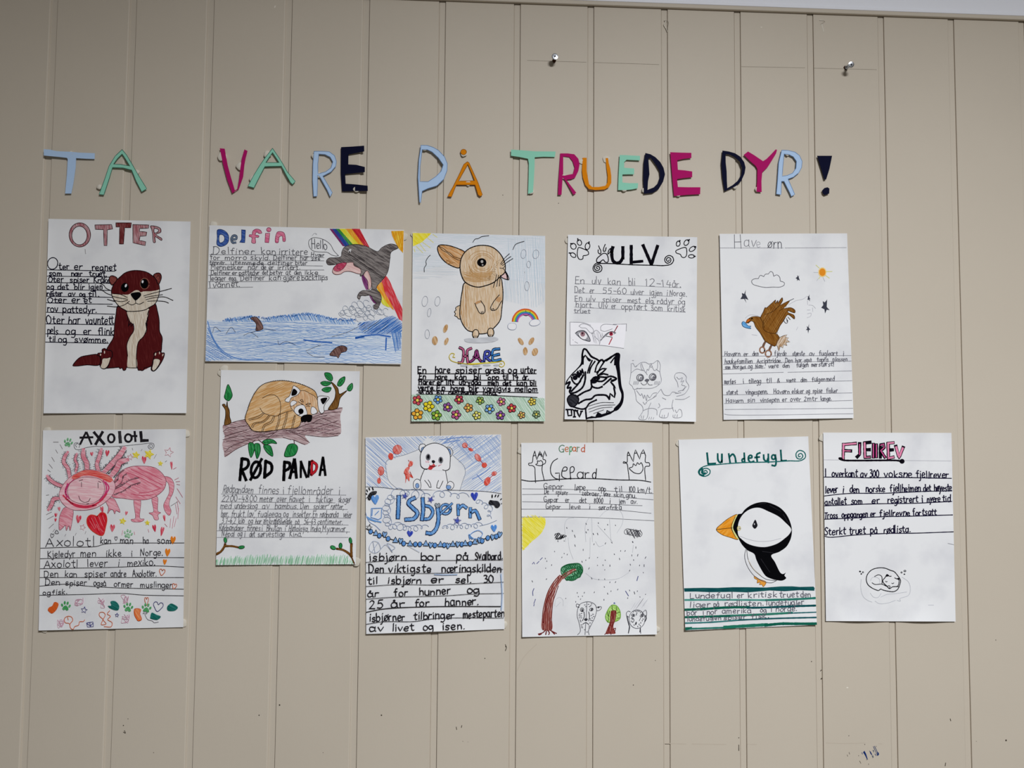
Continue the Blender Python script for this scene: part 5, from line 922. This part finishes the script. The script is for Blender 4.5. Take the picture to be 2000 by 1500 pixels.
s.begin('tail_feathers').FS('vB', 'a8835c/dac8b6/120/.42/.55', '4a3828', .9, '!880,0 960,-35 1000,-45 975,-10 1020,0 995,25 1038,55 985,62 998,105 950,92 940,138 905,115 885,188 868,120 845,90 860,40').end()
for a, e in [('705,45 680,90 668,125', (658,165,34,42)), ('790,90 765,140 752,172', (742,215,40,46))]: s.begin('claw').S('vB', '3a2a20', 4.2, a).S('vB', '7a5a48', 3.0, a).S('vB', '5a3a2a', 2.6, ell(*e)).S('vB', 'a8785c', 1.6, ell(*e)).end()
s.begin('body').FS('vA', BR, LN, 1.0, '440,1240 480,1212 510,1222 540,1290 600,1370 640,1440 660,1470 740,1520 793,1540 820,1480 845,1420 800,1370 780,1200 700,1170 610,1165 560,1155 490,1160 440,1190 420,1225').hatch('vA', ['6a3e12','8a5a24'], '520,1230 600,1180 780,1250 830,1420 780,1510 650,1440', 60, 2.4, 1.0).end()
s.begin('wing').FS('vA', BR, LN, 1.0, '605,1170 640,1090 665,1035 672,1045 740,990 800,940 792,985 830,945 825,980 885,910 890,950 850,1010 930,970 980,950 930,1020 900,1050 1000,1040 1052,1075 1050,1105 960,1080 960,1100 1040,1140 1045,1185 960,1130 900,1215 860,1270 800,1370 700,1360 640,1320 630,1230').hatch('vA', ['6a3e12','8c5c26','a07440'], '640,1180 720,1060 860,980 960,1060 940,1130 800,1350 680,1330', -58, 2.4, 1.0).S('vA', LN, .9, '660,1130 760,1090 850,1010', '640,1200 650,1300', '850,1010 800,1060', '900,1050 850,1080').S('vA', '46464e', 1.0, '975,950 1035,922', '900,1195 930,1240 955,1235 945,1205', '940,1180 960,1215', '960,1160 990,1195').end()
s.begin('beak').FS('vA', 'cc6a20', '3a220e', .9, '460,1185 430,1195 412,1245 425,1235 470,1208').end()
s.begin('eye').F('vA', '241408', ell(490,1182,15,10,-10)).end()
s.end()
s.begin('fish_drawing').FS('vA', '4a94d4/7ab4e4/20', '2a5a8a', .9, '360,1240 378,1218 410,1240 440,1275 480,1280 462,1293 480,1310 420,1302 375,1280').end()
s.begin('ruled_lines').S('vB', 'a4a4ac', .8, '110,250 1880,240', '125,362 900,335 1880,315', '125,432 700,410', '120,493 950,470', '1010,470 1890,450', '115,643 700,615 1890,585', '115,780 1000,768 1890,752', '140,897 1000,880 1890,855', '150,980 1905,963', '140,1042 185,1052 1905,1038').end()
s.begin('handwriting')
for a in [(68,250,242,'Havørn:140:355 er:405:465 den:525:605 fjerde:830:990 største:1070:1240 av:1305:1375 fugleart:1440:1690 i:1765:1785'),(64,354,320,'haukefamilien:145:525 Accipitridae.:585:925 Den:975:1075 har:1115:1200 også:1235:1330 tapra:1405:1560 plassen:1625:1825'),(62,430,385,'som:145:220 Norges:255:435 og:465:520 Nær:565:675 være:745:880 den:940:1030 fulgen:1130:1290 mer:1335:1415 størst!:1430:1640'),(66,632,590,'morfars:140:295 i:390:410 tillegg:470:640 til:715:790 &:860:900 være:990:1115 den:1185:1270 fulgen:1340:1520 med:1540:1645'),(64,775,750,'størst:165:325 vingespenn.:435:735 Havørn:815:1030 elsker:1065:1225 og:1260:1310 spise:1350:1480 fisker:1540:1690'),(64,890,855,'Havørn:165:400 sin:455:555 vinsepen:630:890 er:935:995 over:1045:1185 2:1230:1260 mtr:1280:1410 lange.:1460:1610')]: s.W('vB', K, 1.2, *a)
s.end()
# ---------------------------------------------------------------- GEPARD
s = poster('cheetah_poster', 'poster titled Gepard with trees, rain ticks and two pencil cheetahs', [(1018,865),(1274,864.4),(1283,1239.2),(1020,1244.3)], (.0035,.001,.001,.0015,.7,1.2), tacks=[(1018,880,7),(1283,1229,6)])
s.begin('coloured_name')
for c, t in [('5a8068','G:590:670'),('c4703a','e:680:730'),('4f9a6a','p:740:775'),('c8683a','a:780:830'),('7a8a72','r:842:880'),('c05a3c','d:895:945')]: s.W('gA', c, 1.7, 100, 188, 188, t)
s.end()
K = '1e1e24'
s.begin('title').S('gA', K, 1.8, '580,280 520,320 485,400 495,490 545,545 600,560', '!550,478 605,475 603,580', '640,450 700,440 705,400 670,395 640,450 640,520 700,550 760,545', '755,560 755,400 790,390 805,420 790,460 757,470').W('gA', K, 1.8, 140, 548, 550, 'ar:835:1010 d:1045:1100').S('gA', K, 1.9, '95,568 200,585 400,575 600,560 800,550 1100,552 1400,568 1700,575 1835,597').end()
s.begin('paw_hand').S('gA', K, 1.6, '283,605 276,480 270,400 240,375 195,370 190,345 235,335 250,250 272,180', '!272,180 300,298 340,180 385,262 405,175 430,245', '400,575 370,430 375,370', '385,250 385,290 415,300 415,340 375,365', '285,360 310,345 308,310 335,318 350,305 378,330 370,370 330,375z', '!255,245 285,235', '!320,235 360,225', '!320,250 340,200 365,255').end()
s.begin('paw_hand').S('gA', K, 1.6, '1545,565 1530,440 1510,345 1462,340 1468,322 1512,332 1520,230 1532,190', '!1532,190 1600,325 1610,230 1630,160 1685,290 1700,220 1735,158 1765,240', '1765,240 1765,330 1812,338 1818,380 1762,390 1765,570', '1545,410 1590,390 1600,350 1635,375 1655,335 1680,360 1705,335 1730,420 1690,480 1620,475 1570,440z', '!1520,240 1555,235', '!1615,210 1650,205', '!1715,210 1755,205').end()
s.begin('ruled_lines').S('gA', '5a5a62', .9, '105,688 900,700 1870,752', '105,765 900,765 1870,835', '105,862 900,880 1720,915', '95,962 1300,970 1840,1018', '95,1068 900,1072 1885,1118').end()
s.begin('handwriting')
for a in [(78,685,748,'Gepar:390:650 løpe:810:960 opp:1130:1230 til:1345:1455 100:1540:1620 km/t.:1660:1850'),(66,755,808,'De:400:460 spiser:555:720 zebraer,:905:1155 vore:1200:1290 skin,:1335:1480 gnu.:1500:1640'),(68,864,893,'Gepar:395:590 er:685:735 det:870:965 8000:1070:1190 i:1280:1300 jen:1405:1490 av.:1565:1655'),(70,957,972,'Gepar:420:620 leve:740:885 i:1000:1020 sørafrika:1130:1440')]: s.W('gA', '4a4a52', 1.3, *a)
s.end()
s.begin('sun_drawing').F('gA', 'efe23c/f4ec7c/50', '!106,1076 250,1074 408,1078 418,1110 418,1150 408,1195 390,1235 360,1285 325,1322 280,1362 230,1398 170,1460 108,1525').hatch('gA', ['e6d83a','f0e666'], '104,1080 405,1080 395,1220 320,1310 230,1390 104,1520', 40, 2.6, 1.3).end()
s.begin('rain_cloud').hatch('gA', '26262c', '540,1300 600,1285 650,1310 705,1325 640,1360 560,1375', -55, 1.6, 1.3).S('gA', '26262c', 1.2, '545,1300 600,1285 620,1330 560,1365 640,1350 650,1310 700,1325 640,1345').end()
s.begin('rain_cloud').hatch('gA', '4a4a52', '1490,1245 1600,1235 1690,1240 1720,1290 1690,1330 1610,1355 1540,1300', 60, 2.6, 1.1).S('gA', '3a3a42', .9, *[lp('1500,1260 1560,1270 1640,1290 1700,1290', 40, 36)]).end()
s.begin('pencil_circle').S('gA', 'c4c6cc', .7, '690,1400 680,1150 720,1090 800,1075', '1150,1060 1240,980 1400,970 1460,1060 1450,1160 1380,1280', '960,1400 955,1180 1000,1080', '1040,1080 1050,1400', '1280,1100 1300,1410', '1120,1180 1320,1400').S('gB', 'c6c8ce', .7, '720,0 740,150 790,290', '1020,0 1015,260', '960,480 1060,550 1200,570 1400,550 1540,470', '1600,100 1590,200', '540,920 560,830 610,805 650,840 655,920', '560,930 620,870', '1090,50 1140,120 1200,100').end()
ticks = [(705,1215,16),(780,1255,20),(812,1325,40),(965,1160,22),(990,1240,12),(965,1275,22),(1062,1297,24),(1120,1297,28),(1130,1150,14),(1255,1172,14),(1360,1180,12),(1215,1235,12),(585,1395,14),(670,1390,8),(1590,1405,16)]
t2 = [(585,50,14),(815,108,30),(925,165,26),(1070,90,20),(1225,78,24),(1312,68,16),(1595,60,22),(1635,135,28),(710,228,18),(638,266,14),(670,215,8),(415,282,14),(435,318,14),(500,370,16),(430,560,18),(240,590,24),(910,325,22),(960,305,14),(1008,275,18),(1118,268,10),(1222,305,12),(1415,288,28),(1580,240,22),(1660,238,34),(1765,270,28),(1118,375,8),(1192,372,18),(1285,378,28),(1215,435,10),(1003,415,24),(1040,550,24),(1560,365,20),(1745,378,36),(1685,375,18),(1550,445,20),(1735,472,10),(1215,560,14),(1135,565,12),(1285,602,18),(1360,600,20),(1210,665,14),(1255,755,26),(1205,838,20),(1300,722,14),(1390,700,18),(1550,712,18),(1615,745,40),(1655,722,14),(1525,815,14),(1765,765,10),(1690,800,10),(540,188,12),(420,412,10),(1430,180,14),(1490,180,16),(1345,225,14),(1605,302,16),(845,745,16),(940,742,16),(1075,738,18),(860,795,12),(915,790,12),(825,865,14),(690,820,10),(890,830,12)]
s.begin('rain_ticks').S('gA', '44444e', 1.3, *['!%d,%d %d,%d' % (x-l*.14, y-l*.4, x+l*.14, y+l*.4) for x, y, l in ticks]).S('gB', '4c4c58', 1.2, *['!%d,%d %d,%d' % (x-l*.2*(1-i % 5*.5), y-l*.38, x+l*.2*(1-i % 5*.5), y+l*.38) for i, (x, y, l) in enumerate(t2)]).S('gB', '4a4e8a', 1.3, '!240,355 260,330 270,355', '!300,350 330,320', '!345,300 375,270', '262,685 245,730 248,780', '!282,830 262,885', '!265,895 260,920', '!1665,520 1648,580', '!1495,720 1535,785').end()
def hatchtree(trunk, crown, tc, cc, cl):
    s.begin('tree_drawing'); s.begin('crown').F('gB', cc, crown).S('gB', cl, 1.2, crown+'z').end(); s.begin('trunk')
    for t in trunk: s.F('gB', tc, t)
    return s
hatchtree(['375,1240 375,1040 400,880 450,720 520,600 610,505 650,540 570,670 520,850 500,1050 500,1240', '625,520 720,450 820,415 830,440 720,510 650,560'], '630,480 630,410 700,365 780,350 870,350 915,400 915,470 850,545 780,580 690,560 650,520', 'a8685e/d0b0aa/95/.5/.62', '4a9468/8cc0a0/50/.42/.66', '1a5a34').S('gB', '6e2222', 1.5, '380,1240 378,1040 405,880 455,720 525,600 610,505', '395,1240 400,1040 430,860 490,700 600,540', '420,1250 420,1050 450,880 520,700 630,530', '440,1250 450,1000 480,860 540,720', '500,1240 500,1050 520,860 560,740 590,650', '470,1240 465,1060 490,880', '640,520 720,460 820,415', '660,545 740,490 830,440', '410,1000 440,850 500,720', '385,1150 400,1000', '485,1230 480,1080').S('gB', '6e2222', 2.0, '425,1240 380,1280 320,1300', '430,1260 420,1305', '450,1250 470,1285 460,1305', '480,1245 520,1270 565,1290', '500,1260 540,1300', '360,1300 330,1310').end()
s.begin('leaf_scribble').S('gB', '1c6038', 1.3, *[lp(p, r, st) for p, r, st in [('650,430 700,400 780,385 860,385',30,26),('660,500 700,470',24,26),('860,400 890,450 860,520',28,24),('700,555 780,545 830,530',24,26),('790,480 850,470',26,26)]]).end(); s.end()
hatchtree(['1230,1295 1280,1150 1305,990 1365,985 1360,1100 1330,1200 1360,1290 1290,1295'], '1310,910 1370,915 1420,990 1420,1090 1360,1130 1260,1140 1225,1070 1260,970', '8e3a34/b87a72/80/.5/.66', '92c84e/c0e090/40', '6aa030').S('gB', '6e2222', 1.5, '1240,1290 1285,1150 1310,1000', '1260,1290 1300,1150 1330,1000', '1290,1290 1320,1150 1350,1000', '1320,1200 1355,1090 1362,990', '1300,990 1365,985', '1320,1240 1360,1220 1345,1280', '1230,1290 1215,1305', '1290,1270 1300,1305').S('gB', '3a5a20', 1.2, '1310,920 1320,980', '1370,930 1375,980', '1375,1020 1420,1000', '1250,1000 1265,1100 1255,1140', '1280,990 1265,1060', '1380,1090 1420,1080').end()
s.begin('bird').F('gB', '3a5a9a', '!1330,885 1345,868 1352,884 1366,880 1350,893').end(); s.end()
P_ = '6a6a72'
s.begin('cheetah_drawing').S('gB', P_, 1.1, '850,1308 885,1265 870,1150 845,1060 850,970 880,900 950,868 1030,870 1090,910 1105,980 1080,1080 1030,1180 995,1260 1005,1308', '865,935 835,930 835,895 865,900 880,912', '1100,940 1165,930 1170,950 1140,980 1105,985', '975,870 970,1000 965,1090', '960,1140 950,1308').S('gB', '3a3a42', 1.3, '935,1000 940,1060 915,1120', '1000,1000 1010,1060 1000,1120', '920,1165 960,1145 1000,1170').F('gB', '3a3a42', '935,1100 960,1085 988,1100 962,1125', ell(913,978,10,20,-20), ell(1040,968,10,18,20), ell(865,935,8,10), ell(1132,938,14,12)).S('gB', '3a3a42', 1.1, ell(910,972,22,26,-20), ell(1035,968,24,18,-20))
s.S('gB', '5a5a62', 1.2, *['!%d,%d %d,%d' % (x, y, x+14, y+random.randint(-5, 5)) for x, y in [(870,1030),(895,1025),(868,1050),(890,1055),(870,1080),(895,1080),(880,1110),(885,1130),(895,1175),(900,1200),(905,1215),(1030,1050),(1050,1030),(1060,1060),(1040,1080),(1020,1110),(1040,1120),(1010,1150),(1000,1190),(1000,1215),(940,905),(955,930),(990,900),(1005,930),(1030,890),(1020,915),(940,1240),(970,1270),(1010,1090)]]).end()
s.begin('cheetah_drawing').S('gB', P_, 1.1, ell(1650,1098,108,125), '1540,1070 1510,1050 1510,1010 1535,990 1560,1000', '1735,1000 1765,975 1780,1010 1775,1060', '1545,1200 1535,1290', '1695,1215 1700,1290').S('gB', '3a3a42', 1.8, '1515,1060 1530,1130 1550,1200', '1550,1210 1535,1280', '1765,1050 1775,1090 1755,1130', '1695,1220 1690,1270').F('gB', '3a3a42', ell(1636,1155,10,22,15), ell(1600,1048,10,12), ell(1718,1050,12,14)).S('gB', '4a4a52', 1.0, ell(1598,1045,24,16,20), ell(1716,1050,26,18,-25), '1580,1070 1610,1110 1600,1140', '1700,1080 1680,1120')
s.S('gB', '4a4a52', 1.2, *['!%d,%d %d,%d' % (x, y, x+random.randint(-4, 6), y+14) for x, y in [(1600,990),(1620,980),(1640,985),(1660,980),(1680,985),(1700,1000),(1720,1010),(1590,1090),(1575,1080),(1590,1130),(1570,1120),(1610,1170),(1680,1160),(1700,1140),(1720,1110),(1730,1090),(1690,1180),(1660,1190),(1640,1030),(1650,1010)]]).hatch('gB', 'c4c4ca', '1560,960 1620,880 1780,800 1790,850 1700,950 1600,970', -55, 3.5, .8).end()
# ---------------------------------------------------------------- LUNDEFUGL
s = poster('puffin_poster', 'poster titled Lundefugl with a puffin standing over dark green stripes', [(1325.4,858.8),(1578.6,852.3),(1595.6,1220.4),(1338.5,1231.3)], (.0035,.001,.001,.0012,.6,1.0), tacks=[(1326,866,6)])
T = '125a58'
s.begin('title').S('lA', T, 3.6, '!455,275 470,420', '!470,420 568,415', '598,285 605,375 635,405 655,375', '!655,290 655,400', '!747,285 765,400', '757,330 800,290 828,320 845,408', '!955,275 962,400', '955,350 930,358 932,395 960,395', '1012,345 1060,335 1050,305 1022,312 1012,360 1040,398 1085,385', '1168,272 1128,292 1132,398', '!1100,335 1160,328', '1217,300 1225,365 1258,385 1275,350', '!1280,290 1282,402', ell(1350,330,25,30), '1375,300 1385,400 1372,445 1330,440', '!1447,238 1457,380', '!1457,380 1522,376').end()
s.begin('scroll_underline').S('lA', '1f6a68', 2.2, '1560,380 1300,395 1000,402 800,412 600,430 450,445 370,480 338,530 370,575 430,588 490,552 492,505 445,480 392,498 380,540 420,562 458,535 440,508 415,520', '1560,380 1720,375 1780,330 1765,265 1700,240 1655,280 1665,340 1715,355 1745,315 1720,280 1685,298 1690,325 1710,320').S('lA', T, 3.4, '390,480 350,520 355,560 410,580', '395,505 400,545 430,545').end()
KB = '08080c'
s.begin('puffin_drawing')
s.begin('feet').FS('lB', 'e8a040', '7a4a14', .9, '1090,520 1160,560 1250,600 1212,662 1192,632 1160,635 1172,600 1130,612 1132,570 1095,550').end()
s.begin('body').S('lB', '4a4a52', 1.1, '975,160 962,260 1000,390 1090,515 1200,585 1320,610 1395,575', '990,165 1005,280 1060,400 1160,500 1250,560 1390,580').S('lB', 'c8b8a0', .8, '1010,300 1080,420 1180,510').end()
s.begin('head').F('lA', KB, '870,1100 920,1090 960,1040 1040,980 1130,945 1240,935 1350,965 1450,1020 1530,1110 1580,1220 1598,1310 1590,1400 1565,1470 1520,1540 1430,1604 1320,1654 1370,1744 1450,1894 1484,1904 1518,1884 1497,1925 1522,1958 1470,1992 1390,1986 1340,1974 1250,1934 1180,1834 1120,1714 1090,1634 1000,1584 930,1514 870,1420 822,1380 803,1280 832,1170;868,1300 890,1180 960,1080 1060,1022 1160,1012 1280,1060 1420,1130 1500,1200 1590,1305 1560,1370 1500,1425 1400,1494 1250,1539 1130,1534 1000,1494 920,1434 880,1390').S('lA', '2e2e34', .8, '1300,980 1450,1060', '1480,1100 1560,1230', '1150,960 1250,950', '1200,1600 1350,1620', '1180,1700 1300,1880').S('lB', 'b4b4bc', .7, '900,-20 1000,20 1150,50 1300,45 1450,10').end()
s.begin('beak').FS('lA', 'e6901c/f0aa44/-40', '5a3a10', 1.0, '580,1305 660,1220 760,1145 860,1102 820,1190 790,1285 830,1390 870,1440 760,1410 650,1370').F('lA', 'dcdc92', '868,1102 845,1120 790,1260 793,1300 850,1415 885,1440 818,1320 805,1280 832,1180').S('lA', '3a2a14', 1.1, '585,1305 700,1292 795,1282', '835,1130 782,1275 840,1410').end()
s.begin('eye').F('lA', '1c1c22', '1105,1172 1128,1220 1135,1255 1100,1295 1065,1258 1078,1215').F('lA', 'c8c8ce', ell(1093,1232,7,13)).end()
s.begin('cheek_spot').S('lA', 'ccbc6a', 1.2, ell(885,1290,22,30), ell(885,1290,9,13)).end()
s.end()
s.begin('green_stripe').F('lB', '0a4a50/185a5a/0', '!145,682 400,676 600,678 800,668 1000,668 1250,672 1450,657 1600,656 1700,664 1890,660 1905,680 1900,715 1700,708 1500,722 1300,712 1000,738 800,730 500,735 300,726 150,728').end()
for wd, c, p in [(3.0,'4a968a','160,840 600,838 1300,842'),(3.6,'2c7a6c','1250,842 1600,832 1915,814'),(4.2,'12604e','160,972 400,962 700,942 1020,935'),(3.4,'0f5054','1000,945 1200,942 1600,925 1915,915'),(3.6,'12604e','160,1072 500,1062 800,1052'),(3.6,'2f7a68','780,1052 1200,1035 1600,1012'),(2.0,'2a6a70','1560,1018 1925,1004'),(2.6,'3a7a7a','165,1152 500,1140 900,1110'),(2.6,'1f5a60','880,1110 1400,1088 1925,1075'),(5.0,'12604e','165,1228 240,1222'),(3.0,'2a7466','230,1228 700,1212'),(5.2,'23755f','690,1208 1000,1188 1260,1172'),(4.6,'12604e','1240,1180 1450,1160 1640,1160 1935,1160')]: s.begin('green_stripe').S('lB', c, wd*1.15, p).end()
K = '62626e'
s.begin('handwriting')
for a in [(78,818,798,'Lundefugl:225:800 er:860:945 kritisk:1010:1395 truet:1430:1690 den:1720:1850'),(75,938,905,'liger:225:505 på:545:615 rødlisten.:690:1215 lundefugler:1255:1760'),(75,1048,985,'bor:185:320 i:395:415 nor:450:590 amerika:655:1050 og:1170:1250 i:1310:1330 norge.:1385:1665'),(60,1128,1080,'lundefuglen:190:640 spiser:675:980 fisk.:1050:1290')]: s.W('lB', K, 1.4, *a)
s.end()
# ---------------------------------------------------------------- FJELLREV
s = poster('arctic_fox_poster', 'poster titled FJELLREV in pink and black with a small sleeping fox', [(1607.8,844.8),(1858.3,845.5),(1866.5,1214),(1613.2,1213)], (.005,.001,.0012,.001,2,3.0), tacks=[(1608,855,8)])
K = '100c16'
s.begin('title')
st = ['350,215 345,405', '345,222 510,208', '345,300 448,305', '560,205 560,350 525,385', '625,200 630,388', '625,200 700,192', '630,290 692,288', '630,388 692,385', '740,215 738,388', '778,222 778,385', '830,390 832,222 872,212 878,262 832,305 890,388', '930,205 935,400', '930,205 1000,198', '935,295 992,290', '935,400 1000,385', '1030,240 1072,400 1128,255']
s.S('fA', K, 6.6, *['!'+t for t in st]).S('fA', 'd85a98', 2.0, '!740,215 738,388', '!778,222 778,385', '!832,230 872,215 878,262 835,300 890,388', '!560,215 560,350').S('fA', 'ea8cb2', 3.2, *['!'+t for t in (st[0], st[1], st[4], st[11], st[12], st[14])]).S('fA', 'ea8cb2', 4.0, '!1035,255 1072,390 1122,268').S('fA', 'e27aa8', 1.8, '!630,388 692,385', '!345,302 440,305').end()
s.begin('title_underline').S('fA', K, 3.6, '300,408 345,425 500,430 800,428 1050,430 1100,440').F('fA', K, ell(1112,440,34,32), ell(315,408,34,20,20)).end()
K = '171430'
s.begin('ruled_lines').S('fA', K, 1.9, '90,645 400,648 700,655 1000,650 1755,662', '90,892 400,860 900,855 1400,832 1760,825', '90,1020 400,1008 700,995 1300,985 1760,962', '90,1195 500,1178 900,1160 1200,1155 1770,1138', '95,1412 160,1428 500,1400 900,1380 1300,1375 1785,1358').S('fA', 'b4b4bc', .8, '90,420 290,422', '1150,430 1750,435').end()
s.begin('handwriting')
for a in [(95,640,658,'I:110:130 overkant:200:530 av:570:655 300:690:810 voksne:875:1245 fjellrever:1295:1715'),(92,852,825,'lever:115:275 i:340:360 den:430:550 norske:640:890 fjellheimen:955:1355 det:1390:1490 høyeste:1530:1760'),(86,1008,962,'antallet:110:385 som:450:590 er:720:820 registrert:925:1320 i:1370:1390 nyere:1435:1610 tid:1640:1740'),(84,1185,1138,'Tross:100:275 oppgangen:325:665 er:700:765 fjellrevne:820:1215 fortsatt:1250:1560'),(92,1402,1362,'Sterkt:100:380 truet:425:635 på:700:790 rødlista.:870:1225')]: s.W('fA', K, 2.15, *a)
s.end()
K = '14141c'
s.begin('fox_drawing').S('fB', K, 1.7, '1130,745 1150,660 1110,590 1060,535 1015,520 940,490 850,485 760,510 700,570 680,640 700,710 750,755 810,785 850,795 880,775 900,785 980,805 1060,810 1110,780 1130,745')
s.begin('head').S('fB', K, 1.6, '905,655 940,615 965,575 1000,600 1022,598', '905,655 915,690 965,735', '1070,622 1100,635 1125,630 1130,680 1110,735 1040,745 1000,770 970,745').F('fB', K, '945,608 968,570 990,600 965,605', '1095,632 1130,622 1125,655 1110,645').S('fB', K, 1.4, '945,668 955,678 968,672', '1030,695 1042,702 1058,692', ell(990,745,17,16)).end()
s.begin('leg').S('fB', K, 1.4, '795,602 850,580 890,600 898,650 895,705', '760,690 800,712 890,708 960,738', '905,680 965,738', '1040,745 1120,742').end()
s.end()
s.begin('snow_marks').F('fB', K, ell(595,535,14,11,20), ell(635,545,13,12), ell(612,568,11,10), ell(1165,548,14,13), ell(1210,528,18,15), ell(1203,572,12,9)).F('fB', 'd4d4da', ell(637,545,5,4), ell(1168,548,6,5), ell(1210,528,8,6)).end()
s.begin('pencil_sketch').S('fB', 'bcbec6', .8, '610,640 605,760 640,880 700,930 760,955', '735,830 780,885 840,890 885,835', '880,885 960,850 1100,835 1235,815', '1170,610 1260,680 1285,780 1260,860 1140,910 1150,940 1100,930', '800,940 860,975 980,965 1080,930', '740,660 760,620 820,615 860,640 865,690', '1530,995 1605,995').S('fB', '8a8a92', .9, '1800,150 1885,168').end()
